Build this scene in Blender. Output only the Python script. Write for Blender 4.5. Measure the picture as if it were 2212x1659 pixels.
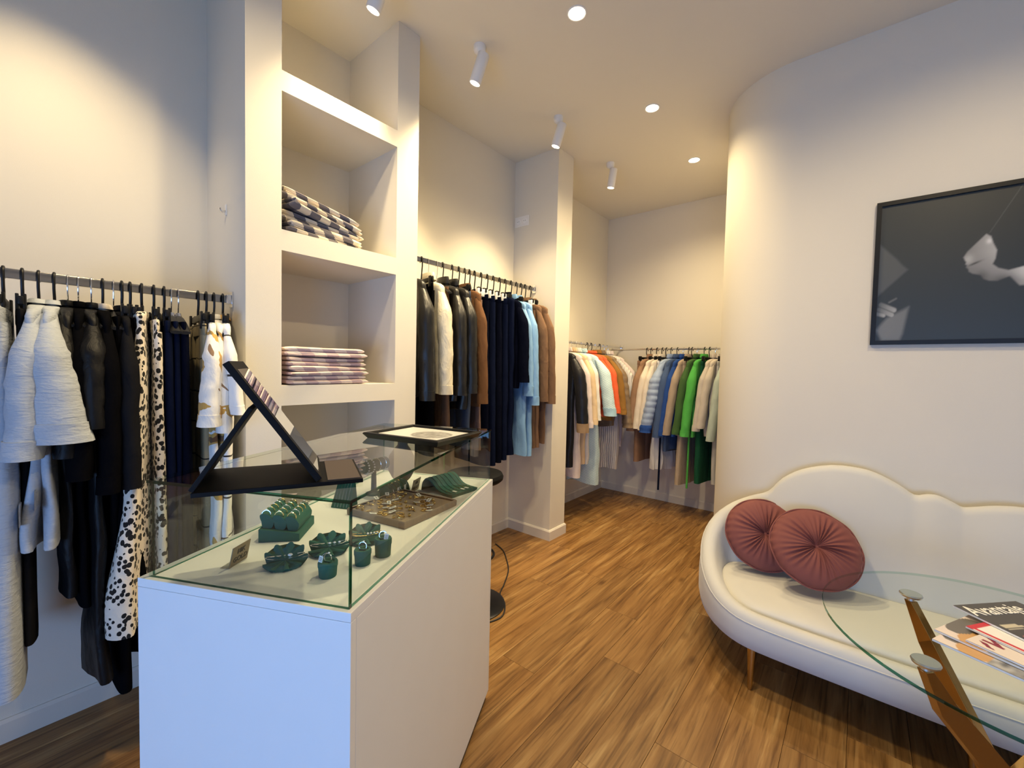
import bpy, bmesh, math, random
from mathutils import Vector, Matrix, noise

PI = math.pi
rad = math.radians
scene = bpy.context.scene
C = scene.collection
for o in list(bpy.data.objects):
    bpy.data.objects.remove(o)

# ------------------------------------------------------------------ camera
CAM_H = 1.4
F_PX = 915.3
yaw, pitch, roll = rad(39.55), rad(-2.213), rad(1.261)
cam_d = bpy.data.cameras.new('camera')
cam_d.sensor_fit = 'HORIZONTAL'
cam_d.sensor_width = 36.0
cam_d.lens = F_PX / 2212.0 * 36.0
cam_d.clip_start = 0.02
cam = bpy.data.objects.new('camera', cam_d)
C.objects.link(cam)
_f = Vector((-math.sin(yaw) * math.cos(pitch), math.cos(yaw) * math.cos(pitch), math.sin(pitch)))
_r = Vector((math.cos(yaw), math.sin(yaw), 0))
_u = _r.cross(_f)
_r2 = _r * math.cos(roll) + _u * math.sin(roll)
_u2 = -_r * math.sin(roll) + _u * math.cos(roll)
m3 = Matrix((_r2, _u2, -_f)).transposed()
cam.matrix_world = Matrix.Translation((0, 0, CAM_H)) @ m3.to_4x4()
scene.camera = cam

# ------------------------------------------------------------------ view, world, daylight
scene.view_settings.view_transform = 'Standard'
scene.view_settings.look = 'None'
scene.view_settings.gamma = 1.0
scene.view_settings.use_curve_mapping = False
scene.view_settings.exposure = 0.12
scene.cycles.max_bounces = 8
scene.cycles.diffuse_bounces = 4
scene.cycles.glossy_bounces = 3
scene.cycles.transparent_max_bounces = 16
scene.cycles.use_adaptive_sampling = True
scene.cycles.adaptive_threshold = 0.05
scene.cycles.caustics_reflective = False
scene.cycles.caustics_refractive = False
scene.cycles.sample_clamp_indirect = 6.0

world = bpy.data.worlds.new('world')
scene.world = world
world.use_nodes = True
bg = world.node_tree.nodes['Background']
bg.inputs[0].default_value = (0.50, 0.68, 1.0, 1)
bg.inputs[1].default_value = 1.0

DAY_W = 64.0          # daylight through the shop window behind the photographer
day = bpy.data.lights.new('window_daylight', 'AREA')
day.shape = 'RECTANGLE'
day.size, day.size_y = 2.86, 1.20
day.energy = DAY_W
day.color = (0.20, 0.46, 1.0)
dayo = bpy.data.objects.new('window_daylight', day)
C.objects.link(dayo)
dayo.location = (0.55, -1.93, 0.785)
dayo.rotation_euler = (rad(90), 0, 0)      # shines towards +Y, into the shop

SPOT_W = 112.0
DOWN_W = 72.0
WARM = (1.0, 0.78, 0.44)

# ------------------------------------------------------------------ mesh helpers
class MB:
    def __init__(self):
        self.v, self.f, self.mi, self.cur = [], [], [], 0
    def add(self, vs, fs):
        b = len(self.v)
        self.v += [tuple(p) for p in vs]
        for q in fs:
            self.f.append(tuple(i + b for i in q)); self.mi.append(self.cur)
    def box(self, x0, x1, y0, y1, z0, z1):
        self.add([(x0, y0, z0), (x1, y0, z0), (x1, y1, z0), (x0, y1, z0), (x0, y0, z1), (x1, y0, z1), (x1, y1, z1), (x0, y1, z1)],
                 [(0, 3, 2, 1), (4, 5, 6, 7), (0, 1, 5, 4), (1, 2, 6, 5), (2, 3, 7, 6), (3, 0, 4, 7)])
        return self
    def obox(self, c, ax, ay, az):
        """box round centre c with half-axis vectors"""
        c, ax, ay, az = Vector(c), Vector(ax), Vector(ay), Vector(az)
        vs = [c + sx * ax + sy * ay + sz * az for sz in (-1, 1) for sx, sy in ((-1, -1), (1, -1), (1, 1), (-1, 1))]
        self.add(vs, [(0, 3, 2, 1), (4, 5, 6, 7), (0, 1, 5, 4), (1, 2, 6, 5), (2, 3, 7, 6), (3, 0, 4, 7)])
        return self
    def prism(self, poly, z0, z1):
        n = len(poly)
        self.add([(x, y, z0) for x, y in poly] + [(x, y, z1) for x, y in poly],
                 [tuple(range(n - 1, -1, -1)), tuple(range(n, 2 * n))] + [(i, (i + 1) % n, n + (i + 1) % n, n + i) for i in range(n)])
        return self
    def loft(self, rings, cap0=True, cap1=True, closed=False):
        n = len(rings[0]); R = len(rings)
        vs = [p for r in rings for p in r]
        fs = []
        for k in range(R if closed else R - 1):
            a, b = k * n, ((k + 1) % R) * n
            for i in range(n):
                j = (i + 1) % n
                fs.append((a + i, a + j, b + j, b + i))
        if not closed:
            if cap0: fs.append(tuple(range(n - 1, -1, -1)))
            if cap1: fs.append(tuple(range((R - 1) * n, R * n)))
        self.add(vs, fs)
        return self
    def tube(self, path, r, n=8, closed=False, cap=True):
        path = [Vector(p) for p in path]; rings = []
        N = len(path); ref = None
        for i, p in enumerate(path):
            a = path[(i - 1) % N] if (closed or i > 0) else p
            b = path[(i + 1) % N] if (closed or i < N - 1) else p
            t = (b - a).normalized()
            if ref is None:
                ref = Vector((0, 0, 1)) if abs(t.z) < .9 else Vector((1, 0, 0))
            x = (ref - t * ref.dot(t)).normalized(); y = t.cross(x); ref = x
            rr = r[i] if isinstance(r, (list, tuple)) else r
            rings.append([p + (x * math.cos(2 * PI * k / n) + y * math.sin(2 * PI * k / n)) * rr for k in range(n)])
        return self.loft(rings, cap, cap, closed)
    def lathe(self, prof, n=24, c=(0, 0, 0)):
        rings = [[(c[0] + r * math.cos(2 * PI * k / n), c[1] + r * math.sin(2 * PI * k / n), c[2] + z) for k in range(n)] for r, z in prof]
        return self.loft(rings)
    def cyl(self, p, q, r, n=12):
        return self.tube([p, q], r, n)
    def build(self, name, mat, parent=None, smooth=35, bevel=0, loc=None, rot=None):
        me = bpy.data.meshes.new(name)
        me.from_pydata(self.v, [], self.f)
        mats = mat if isinstance(mat, (list, tuple)) else [mat]
        for m in mats: me.materials.append(m)
        if len(mats) > 1: me.polygons.foreach_set('material_index', self.mi)
        if bevel:
            bm = bmesh.new(); bm.from_mesh(me)
            es = [e for e in bm.edges if len(e.link_faces) == 2 and e.calc_face_angle(0) > 0.6]
            bmesh.ops.bevel(bm, geom=es, offset=bevel, segments=2, profile=0.6, affect='EDGES')
            bm.to_mesh(me); bm.free()
        bm = bmesh.new(); bm.from_mesh(me)
        bmesh.ops.recalc_face_normals(bm, faces=bm.faces[:])
        bm.to_mesh(me); bm.free()
        if smooth:
            me.polygons.foreach_set('use_smooth', [True] * len(me.polygons))
            me.set_sharp_from_angle(angle=rad(smooth))
        me.update()
        o = bpy.data.objects.new(name, me)
        C.objects.link(o)
        if parent: o.parent = parent
        if loc: o.location = loc
        if rot: o.rotation_euler = rot
        return o

def tag(o, label=None, cat=None, group=None, kind=None):
    if label: o['label'] = label
    if cat: o['category'] = cat
    if group: o['group'] = group
    if kind: o['kind'] = kind
    return o
def thing(name, label, cat, loc=(0, 0, 0), rotz=0, group=None):
    o = bpy.data.objects.new(name, None)
    o.empty_display_size = 0.05
    C.objects.link(o)
    o.location = loc; o.rotation_euler = (0, 0, rotz)
    return tag(o, label, cat, group)
def copy_tree(o, parent=None):
    c = o.copy(); C.objects.link(c); c.parent = parent
    for ch in list(o.children): copy_tree(ch, c)
    return c
def struct(o):
    o['kind'] = 'structure'; return o
def catmull(pts, n=8, closed=False):
    pts = [Vector(p) for p in pts]; out = []; N = len(pts)
    for i in range(N if closed else N - 1):
        p0 = pts[(i - 1) % N] if (closed or i > 0) else pts[i]
        p1 = pts[i]; p2 = pts[(i + 1) % N]
        p3 = pts[(i + 2) % N] if (closed or i < N - 2) else p2
        for k in range(n):
            t = k / n
            out.append(0.5 * ((2 * p1) + (p2 - p0) * t + (2 * p0 - 5 * p1 + 4 * p2 - p3) * t * t + (3 * p1 - p0 - 3 * p2 + p3) * t ** 3))
    if not closed: out.append(pts[-1])
    return out
def interp(xs, x):
    for (a, va), (b, vb) in zip(xs, xs[1:]):
        if x <= b:
            t = max(0, (x - a) / (b - a)); return va + (vb - va) * t
    return xs[-1][1]
def text_mesh(name, body, size, mat, parent, loc, rot, bold=0.0, sx=1.0, extrude=0.0003):
    cu = bpy.data.curves.new('lettering', 'FONT')
    cu.body = body; cu.size = size; cu.extrude = extrude; cu.offset = bold
    cu.align_x = 'LEFT'; cu.resolution_u = 3
    t = bpy.data.objects.new('lettering_source', cu); C.objects.link(t)
    dg = bpy.context.evaluated_depsgraph_get()
    me = bpy.data.meshes.new_from_object(t.evaluated_get(dg))
    bpy.data.objects.remove(t); bpy.data.curves.remove(cu)
    me.materials.clear(); me.materials.append(mat)
    o = bpy.data.objects.new(name, me); C.objects.link(o)
    o.parent = parent; o.location = loc; o.rotation_euler = rot; o.scale = (sx, 1, 1)
    return o

# ------------------------------------------------------------------ materials
def new_mat(name):
    m = bpy.data.materials.new(name); m.use_nodes = True
    nt = m.node_tree; b = nt.nodes['Principled BSDF']
    return m, nt, b
def nd(nt, typ, **kw):
    n = nt.nodes.new(typ)
    for k, v in kw.items(): setattr(n, k, v)
    return n
def pm(name, col, rough=0.5, metal=0.0, bump=0.0, bscale=200.0, bdist=0.002, spec=0.5, var=0.0, vscale=8.0, sheen=0.0, coat=0.0):
    m, nt, b = new_mat(name)
    b.inputs['Base Color'].default_value = (*col, 1)
    b.inputs['Roughness'].default_value = rough
    b.inputs['Metallic'].default_value = metal
    b.inputs['Specular IOR Level'].default_value = spec
    if sheen:
        b.inputs['Sheen Weight'].default_value = sheen; b.inputs['Sheen Roughness'].default_value = 0.4
        b.inputs['Sheen Tint'].default_value = (*[min(1, c * 1.5 + .1) for c in col], 1)
    if coat: b.inputs['Coat Weight'].default_value = coat
    tc = nd(nt, 'ShaderNodeTexCoord')
    if bump:
        n = nd(nt, 'ShaderNodeTexNoise'); n.inputs['Scale'].default_value = bscale; n.inputs['Detail'].default_value = 3
        bp = nd(nt, 'ShaderNodeBump'); bp.inputs['Strength'].default_value = bump; bp.inputs['Distance'].default_value = bdist
        nt.links.new(tc.outputs['Object'], n.inputs['Vector']); nt.links.new(n.outputs['Fac'], bp.inputs['Height'])
        nt.links.new(bp.outputs['Normal'], b.inputs['Normal'])
    if var:
        n2 = nd(nt, 'ShaderNodeTexNoise'); n2.inputs['Scale'].default_value = vscale; n2.inputs['Detail'].default_value = 4
        mx = nd(nt, 'ShaderNodeMix', data_type='RGBA')
        mx.inputs['A'].default_value = (*[c * (1 - var) for c in col], 1); mx.inputs['B'].default_value = (*[min(1, c * (1 + var)) for c in col], 1)
        nt.links.new(tc.outputs['Object'], n2.inputs['Vector']); nt.links.new(n2.outputs['Fac'], mx.inputs['Factor'])
        nt.links.new(mx.outputs['Result'], b.inputs['Base Color'])
    return m
def glass_mat(name, tint, ior=1.5):
    m, nt, b = new_mat(name); nt.nodes.remove(b)
    out = nt.nodes['Material Output']
    fr = nd(nt, 'ShaderNodeFresnel'); fr.inputs['IOR'].default_value = ior
    tr = nd(nt, 'ShaderNodeBsdfTransparent'); tr.inputs[0].default_value = (*tint, 1)
    gl = nd(nt, 'ShaderNodeBsdfGlossy'); gl.inputs['Roughness'].default_value = 0.0
    mx = nd(nt, 'ShaderNodeMixShader')
    ge = nd(nt, 'ShaderNodeNewGeometry')     # each sheet reflects on its outer side only, as one thin pane
    fac = mathn(nt, 'MULTIPLY', mathn(nt, 'MULTIPLY', fr.outputs[0], 1.5), mathn(nt, 'SUBTRACT', 1.0, ge.outputs['Backfacing']))
    nt.links.new(fac, mx.inputs[0]); nt.links.new(tr.outputs[0], mx.inputs[1]); nt.links.new(gl.outputs[0], mx.inputs[2])
    nt.links.new(mx.outputs[0], out.inputs[0])
    return m
def emit_mat(name, col, s):
    m, nt, b = new_mat(name)
    b.inputs['Base Color'].default_value = (*col, 1)
    b.inputs['Emission Color'].default_value = (*col, 1); b.inputs['Emission Strength'].default_value = s
    return m
def ramp(nt, stops, const=False):
    r = nd(nt, 'ShaderNodeValToRGB'); cr = r.color_ramp
    cr.interpolation = 'CONSTANT' if const else 'LINEAR'
    while len(cr.elements) < len(stops): cr.elements.new(0.5)
    for e, (p, c) in zip(cr.elements, stops): e.position = p; e.color = (*c, 1)
    return r
def mathn(nt, op, a, b=None):
    n = nd(nt, 'ShaderNodeMath', operation=op)
    for i, x in enumerate((a, b)):
        if x is None: continue
        if isinstance(x, (int, float)): n.inputs[i].default_value = x
        else: nt.links.new(x, n.inputs[i])
    return n.outputs[0]
def cloth(name, col, rough=0.9, bump=0.4, bscale=260, crease=0.75, pattern=None, sheen=0.15, spec=0.25, **kw):
    """woven cloth: fine weave + soft crease relief, optional printed pattern"""
    m, nt, b = new_mat(name)
    b.inputs['Roughness'].default_value = rough; b.inputs['Specular IOR Level'].default_value = spec
    if spec < 0.1: b.inputs['IOR'].default_value = 1.08      # matt napped cloth, no surface gloss
    b.inputs['Sheen Weight'].default_value = sheen
    b.inputs['Sheen Tint'].default_value = (*[min(1, c * 1.4 + .03) for c in col], 1)
    tc = nd(nt, 'ShaderNodeTexCoord'); co = tc.outputs['Object']
    n1 = nd(nt, 'ShaderNodeTexNoise'); n1.inputs['Scale'].default_value = bscale
    mp = nd(nt, 'ShaderNodeMapping'); mp.inputs['Scale'].default_value = (kw.get('cx', 1.0), kw.get('cx', 1.0), kw.get('cz', 0.45))
    n2 = nd(nt, 'ShaderNodeTexNoise'); n2.inputs['Scale'].default_value = kw.get('cscale', 22); n2.inputs['Detail'].default_value = 4; n2.inputs['Distortion'].default_value = 0.6
    nt.links.new(co, n1.inputs['Vector']); nt.links.new(co, mp.inputs['Vector']); nt.links.new(mp.outputs[0], n2.inputs['Vector'])
    b1 = nd(nt, 'ShaderNodeBump'); b1.inputs['Strength'].default_value = bump; b1.inputs['Distance'].default_value = 0.0006
    b2 = nd(nt, 'ShaderNodeBump'); b2.inputs['Strength'].default_value = crease; b2.inputs['Distance'].default_value = kw.get('cdist', 0.010)
    nt.links.new(n1.outputs['Fac'], b1.inputs['Height']); nt.links.new(n2.outputs['Fac'], b2.inputs['Height'])
    nt.links.new(b1.outputs[0], b2.inputs['Normal']); nt.links.new(b2.outputs[0], b.inputs['Normal'])
    dark = tuple(c * 0.86 for c in col)
    if pattern is None:
        mx = nd(nt, 'ShaderNodeMix', data_type='RGBA'); mx.inputs['A'].default_value = (*dark, 1); mx.inputs['B'].default_value = (*col, 1)
        nt.links.new(n1.outputs['Fac'], mx.inputs['Factor']); colout = mx.outputs['Result']
    else:
        sp = nd(nt, 'ShaderNodeSeparateXYZ'); nt.links.new(co, sp.inputs[0])
        if pattern == 'hearts':
            mp2 = nd(nt, 'ShaderNodeMapping'); mp2.inputs['Scale'].default_value = (1, 1, 0.8); nt.links.new(co, mp2.inputs['Vector'])
            vo = nd(nt, 'ShaderNodeTexVoronoi'); vo.inputs['Scale'].default_value = 64; vo.inputs['Randomness'].default_value = 0.9
            nz = nd(nt, 'ShaderNodeTexNoise'); nz.inputs['Scale'].default_value = 9
            mxv = nd(nt, 'ShaderNodeTexNoise'); mxv.inputs['Scale'].default_value = 70
            nt.links.new(mp2.outputs[0], vo.inputs['Vector']); nt.links.new(co, nz.inputs['Vector']); nt.links.new(co, mxv.inputs['Vector'])
            thr = mathn(nt, 'ADD', mathn(nt, 'MULTIPLY', nz.outputs['Fac'], 0.46), mathn(nt, 'MULTIPLY', mxv.outputs['Fac'], 0.44))
            fac = mathn(nt, 'LESS_THAN', vo.outputs['Distance'], thr)
            mx = nd(nt, 'ShaderNodeMix', data_type='RGBA'); mx.inputs['A'].default_value = (*col, 1); mx.inputs['B'].default_value = (.008, .008, .01, 1)
            nt.links.new(fac, mx.inputs['Factor']); colout = mx.outputs['Result']
        elif pattern == 'gingham':
            k = kw.get('k', 14); ax = kw.get('axes', ('X', 'Y'))
            fa = mathn(nt, 'LESS_THAN', mathn(nt, 'FRACT', mathn(nt, 'MULTIPLY', sp.outputs[ax[0]], k)), 0.5)
            fb = mathn(nt, 'LESS_THAN', mathn(nt, 'FRACT', mathn(nt, 'ADD', mathn(nt, 'MULTIPLY', sp.outputs[ax[1]], k), mathn(nt, 'MULTIPLY', sp.outputs['Z'], k * .8))), 0.5)
            s = mathn(nt, 'MULTIPLY', mathn(nt, 'ADD', fa, fb), 0.5)
            r = ramp(nt, [(0, kw['c2']), (0.25, kw['c1']), (0.75, col)], True)
            nt.links.new(s, r.inputs[0]); colout = r.outputs[0]
        elif pattern == 'grid':
            w = kw.get('w', 0.05); k = kw.get('k', 9)
            nz = nd(nt, 'ShaderNodeTexNoise'); nz.inputs['Scale'].default_value = 5; nt.links.new(co, nz.inputs['Vector'])
            wob = mathn(nt, 'MULTIPLY', nz.outputs['Fac'], 0.25)
            fa = mathn(nt, 'LESS_THAN', mathn(nt, 'FRACT', mathn(nt, 'ADD', mathn(nt, 'MULTIPLY', sp.outputs['Z'], k), wob)), w)
            fb = mathn(nt, 'LESS_THAN', mathn(nt, 'FRACT', mathn(nt, 'ADD', mathn(nt, 'MULTIPLY', sp.outputs['X'], k * .8), 0.35)), w * kw.get('vert', 1.0))
            s = mathn(nt, 'MAXIMUM', fa, fb)
            mx = nd(nt, 'ShaderNodeMix', data_type='RGBA'); mx.inputs['A'].default_value = (*col, 1); mx.inputs['B'].default_value = (*kw.get('line', (.02, .018, .016)), 1)
            nt.links.new(s, mx.inputs['Factor']); colout = mx.outputs['Result']
        elif pattern == 'blotch':
            nz = nd(nt, 'ShaderNodeTexNoise'); nz.inputs['Scale'].default_value = kw.get('k', 6); nz.inputs['Detail'].default_value = 3; nz.inputs['Distortion'].default_value = 1.2
            nt.links.new(co, nz.inputs['Vector'])
            r = ramp(nt, kw['stops'], kw.get('const', True)); nt.links.new(nz.outputs['Fac'], r.inputs[0]); colout = r.outputs[0]
        elif pattern == 'herringbone':
            zz = mathn(nt, 'PINGPONG', mathn(nt, 'MULTIPLY', mathn(nt, 'ADD', sp.outputs['X'], sp.outputs['Y']), 42), 1.0)
            st = mathn(nt, 'FRACT', mathn(nt, 'ADD', mathn(nt, 'MULTIPLY', sp.outputs['Z'], 62), zz))
            mx = nd(nt, 'ShaderNodeMix', data_type='RGBA'); mx.inputs['A'].default_value = (*col, 1); mx.inputs['B'].default_value = (*kw['c2'], 1)
            nt.links.new(mathn(nt, 'GREATER_THAN', st, 0.5), mx.inputs['Factor']); colout = mx.outputs['Result']
        elif pattern == 'cable':
            w = nd(nt, 'ShaderNodeTexWave'); w.inputs['Scale'].default_value = 14; w.inputs['Distortion'].default_value = 2.0
            nt.links.new(co, w.inputs['Vector'])
            mx = nd(nt, 'ShaderNodeMix', data_type='RGBA'); mx.inputs['A'].default_value = (*dark, 1); mx.inputs['B'].default_value = (*col, 1)
            nt.links.new(w.outputs['Fac'], mx.inputs['Factor']); colout = mx.outputs['Result']
            nt.links.new(w.outputs['Fac'], b2.inputs['Height'])
    nt.links.new(colout, b.inputs['Base Color'])
    return m

M = {}
WALLC = (0.73, 0.685, 0.60)
M['wall'] = pm('wall_paint', WALLC, 0.85, bump=0.25, bscale=420, bdist=0.0015, spec=0.2)
M['ceil'] = pm('ceiling_paint', (0.75, 0.705, 0.62), 0.9, bump=0.15, bscale=420, bdist=0.001, spec=0.2)
M['skirting'] = pm('skirting_paint', (0.70, 0.65, 0.58), 0.5, spec=0.4)
M['white'] = pm('white_laminate', (0.83, 0.83, 0.82), 0.45, var=0.02)
M['white_metal'] = pm('white_powder_coat', (0.80, 0.79, 0.77), 0.4)
M['chrome'] = pm('chrome', (0.75, 0.75, 0.76), 0.12, 1.0)
M['brushed_chrome'] = pm('brushed_chrome', (0.82, 0.83, 0.84), 0.32, 1.0)
M['dark_chrome'] = pm('dark_chrome', (0.32, 0.31, 0.30), 0.18, 1.0)
M['black_plastic'] = pm('black_plastic', (0.006, 0.006, 0.007), 0.4, spec=0.3)
M['black_leatherette'] = pm('black_leatherette', (0.004, 0.004, 0.005), 0.6, bump=0.2, bscale=500, bdist=0.0004, spec=0.15)
M['brown_leatherette'] = pm('brown_leatherette', (0.075, 0.055, 0.045), 0.5)
M['clear_plastic'] = glass_mat('clear_plastic', (0.92, 0.93, 0.93), 1.35)
M['glass'] = glass_mat('clear_glass', (0.955, 0.985, 0.972))
M['glass_edge'] = glass_mat('green_glass_edge', (0.04, 0.24, 0.175))
_nt = M['glass_edge'].node_tree          # the cut edge is dark from outside, but pale when seen from inside the sheet
_mx = nd(_nt, 'ShaderNodeMix', data_type='RGBA'); _mx.inputs['A'].default_value = (0.04, 0.24, 0.175, 1); _mx.inputs['B'].default_value = (0.72, 0.86, 0.80, 1)
_nt.links.new([n for n in _nt.nodes if n.type == 'NEW_GEOMETRY'][0].outputs['Backfacing'], _mx.inputs['Factor'])
_nt.links.new(_mx.outputs['Result'], [n for n in _nt.nodes if n.type == 'BSDF_TRANSPARENT'][0].inputs[0])
M['mirror'] = pm('mirror_glass', (0.85, 0.87, 0.86), 0.01, 1.0)
M['brass'] = pm('brushed_brass', (0.50, 0.36, 0.16), 0.25, 1.0)
M['gold_leg'] = pm('gold_plated_steel', (0.46, 0.31, 0.15), 0.18, 1.0)
M['gold'] = pm('gold', (1.0, 0.72, 0.28), 0.12, 1.0)
M['silver'] = pm('silver', (0.92, 0.92, 0.93), 0.1, 1.0)
M['gem'] = pm('clear_gem', (0.92, 0.95, 1.0), 0.02, 0.0, spec=1.0)
M['pearl'] = pm('pearl', (0.85, 0.83, 0.80), 0.2, coat=0.5)
M['green_velvet'] = pm('green_velvet', (0.010, 0.098, 0.078), 0.85, bump=0.3, bscale=700, bdist=0.0005, sheen=0.35)
M['taupe_velvet'] = pm('taupe_velvet', (0.27, 0.215, 0.17), 0.9, bump=0.3, bscale=700, bdist=0.0005, sheen=0.3)
M['paper'] = pm('white_paper', (0.82, 0.82, 0.80), 0.6)
M['ink'] = pm('black_ink', (0.015, 0.015, 0.015), 0.6)
M['sign_gold'] = pm('bronze_card', (0.22, 0.17, 0.11), 0.35, 0.5)
M['rose_velvet'] = pm('dusty_rose_velvet', (0.20, 0.058, 0.050), 0.8, bump=0.2, bscale=500, bdist=0.0006, sheen=0.5)
M['sofa_velvet'] = pm('cream_velvet', (0.60, 0.59, 0.555), 0.85, bump=0.15, bscale=600, bdist=0.0005, sheen=0.25, var=0.03, vscale=5)
M['lamp_on'] = emit_mat('lamp_lens_lit', (1.0, 0.86, 0.62), 14.0)
M['cable'] = pm('black_rubber', (0.01, 0.01, 0.012), 0.5)
M['dark_metal'] = pm('black_metal', (0.015, 0.015, 0.018), 0.3, 0.6)

def wood_mat():
    m, nt, b = new_mat('oak_laminate')
    tc = nd(nt, 'ShaderNodeTexCoord'); oi = nd(nt, 'ShaderNodeObjectInfo')
    add = nd(nt, 'ShaderNodeVectorMath', operation='ADD')
    cmb = nd(nt, 'ShaderNodeCombineXYZ')
    nt.links.new(mathn(nt, 'MULTIPLY', oi.outputs['Random'], 37.0), cmb.inputs[0]); nt.links.new(mathn(nt, 'MULTIPLY', oi.outputs['Random'], 91.0), cmb.inputs[1])
    nt.links.new(tc.outputs['Object'], add.inputs[0]); nt.links.new(cmb.outputs[0], add.inputs[1])
    mp = nd(nt, 'ShaderNodeMapping'); mp.inputs['Scale'].default_value = (11.0, 0.9, 1.0); nt.links.new(add.outputs[0], mp.inputs['Vector'])
    n1 = nd(nt, 'ShaderNodeTexNoise'); n1.inputs['Scale'].default_value = 1.6; n1.inputs['Detail'].default_value = 5; n1.inputs['Roughness'].default_value = 0.6; n1.inputs['Distortion'].default_value = 0.8
    mp2 = nd(nt, 'ShaderNodeMapping'); mp2.inputs['Scale'].default_value = (85.0, 3.2, 1.0); nt.links.new(add.outputs[0], mp2.inputs['Vector'])
    n2 = nd(nt, 'ShaderNodeTexNoise'); n2.inputs['Scale'].default_value = 1.0; n2.inputs['Detail'].default_value = 4; n2.inputs['Distortion'].default_value = 0.5
    nt.links.new(mp.outputs[0], n1.inputs['Vector']); nt.links.new(mp2.outputs[0], n2.inputs['Vector'])
    r1 = ramp(nt, [(0.24, (0.12, 0.057, 0.022)), (0.40, (0.23, 0.122, 0.050)), (0.56, (0.33, 0.190, 0.083)), (0.76, (0.50, 0.335, 0.165))])
    nt.links.new(n1.outputs['Fac'], r1.inputs[0])
    r2 = ramp(nt, [(0.30, (0.42, 0.37, 0.33)), (0.47, (0.92, 0.91, 0.89)), (0.7, (1.12, 1.12, 1.10))]); nt.links.new(n2.outputs['Fac'], r2.inputs[0])
    mx = nd(nt, 'ShaderNodeMix', data_type='RGBA', blend_type='MULTIPLY'); mx.inputs['Factor'].default_value = 0.85
    nt.links.new(r1.outputs[0], mx.inputs['A']); nt.links.new(r2.outputs[0], mx.inputs['B'])
    # knots
    vo = nd(nt, 'ShaderNodeTexVoronoi'); vo.inputs['Scale'].default_value = 1.0
    mp3 = nd(nt, 'ShaderNodeMapping'); mp3.inputs['Scale'].default_value = (6.0, 2.2, 1.0); nt.links.new(add.outputs[0], mp3.inputs['Vector']); nt.links.new(mp3.outputs[0], vo.inputs['Vector'])
    kf = ramp(nt, [(0.03, (0.35, 0.28, 0.22)), (0.13, (1, 1, 1))]); nt.links.new(vo.outputs['Distance'], kf.inputs[0])
    mk = nd(nt, 'ShaderNodeMix', data_type='RGBA', blend_type='MULTIPLY'); mk.inputs['Factor'].default_value = 0.8
    nt.links.new(mx.outputs['Result'], mk.inputs['A']); nt.links.new(kf.outputs[0], mk.inputs['B'])
    hs = nd(nt, 'ShaderNodeHueSaturation')
    nt.links.new(mathn(nt, 'ADD', mathn(nt, 'MULTIPLY', oi.outputs['Random'], 0.20), 0.80), hs.inputs['Value']); hs.inputs['Saturation'].default_value = 1.10; nt.links.new(mk.outputs['Result'], hs.inputs['Color'])
    nt.links.new(hs.outputs[0], b.inputs['Base Color'])
    b.inputs['Roughness'].default_value = 0.42; b.inputs['Specular IOR Level'].default_value = 0.4
    bp = nd(nt, 'ShaderNodeBump'); bp.inputs['Strength'].default_value = 0.25; bp.inputs['Distance'].default_value = 0.001
    nt.links.new(n2.outputs['Fac'], bp.inputs['Height']); nt.links.new(bp.outputs[0], b.inputs['Normal'])
    return m
M['wood'] = wood_mat()
M['floor_gap'] = pm('dark_joint', (0.06, 0.03, 0.012), 0.8)

# ------------------------------------------------------------------ the room
ZC = 3.14
XL = -2.35            # left wall
YF = 4.55             # far wall
YP = 2.85             # wall with the picture
XS, YFR = 2.4, -1.85  # side wall and shop-window wall, both behind or beside the camera
floor = struct(MB().box(XL - .12, XS + .12, YFR - .12, YF + .12, -0.12, -0.012).build('floor', M['floor_gap'], smooth=0))
PW, PL, G = 0.186, 1.265, 0.0012
pmesh = MB().box(-PW / 2 + G / 2, PW / 2 - G / 2, -PL / 2 + G / 2, PL / 2 - G / 2, -0.012, 0.0).build('plank', M['wood'], floor, smooth=0, bevel=0.0009)
first = True
OFF = {0: 2.80, 1: 2.24, 2: 2.551, 3: 1.541, 4: 2.256, 5: 1.86, 6: 1.298, 7: 1.555}
rnd = random.Random(3)
for c in range(-4, 25):
    x0 = -1.848 + c * PW
    if x0 > XS: break
    off = OFF.get(c, rnd.uniform(0, PL))
    k = math.floor((YFR - off) / PL)
    while off + k * PL < YF:
        y0, y1 = max(off + k * PL, YFR), min(off + (k + 1) * PL, YF)
        xa, xb = max(x0, XL), min(x0 + PW, XS)
        k += 1
        if y1 - y0 < 0.02 or xb - xa < 0.02: continue
        if x0 + PW < XL or (x0 > -0.75 and y0 > 3.3): continue
        o = pmesh if first else pmesh.copy()
        if not first: C.objects.link(o); o.parent = floor
        first = False
        o.location = ((xa + xb) / 2, (y0 + y1) / 2, 0)
        o.scale = ((xb - xa) / PW, (y1 - y0) / PL, 1)

struct(MB().box(XL - .12, XS + .12, YFR - .12, YF + .12, ZC, ZC + .12).build('ceiling', M['ceil'], smooth=0))
struct(MB().box(XL - .12, XL, YFR - .12, YF + .12, 0, ZC).build('wall_left', M['wall'], smooth=0))
struct(MB().box(XL, -0.78, YF, YF + .12, 0, ZC).build('wall_far', M['wall'], smooth=0))
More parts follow.
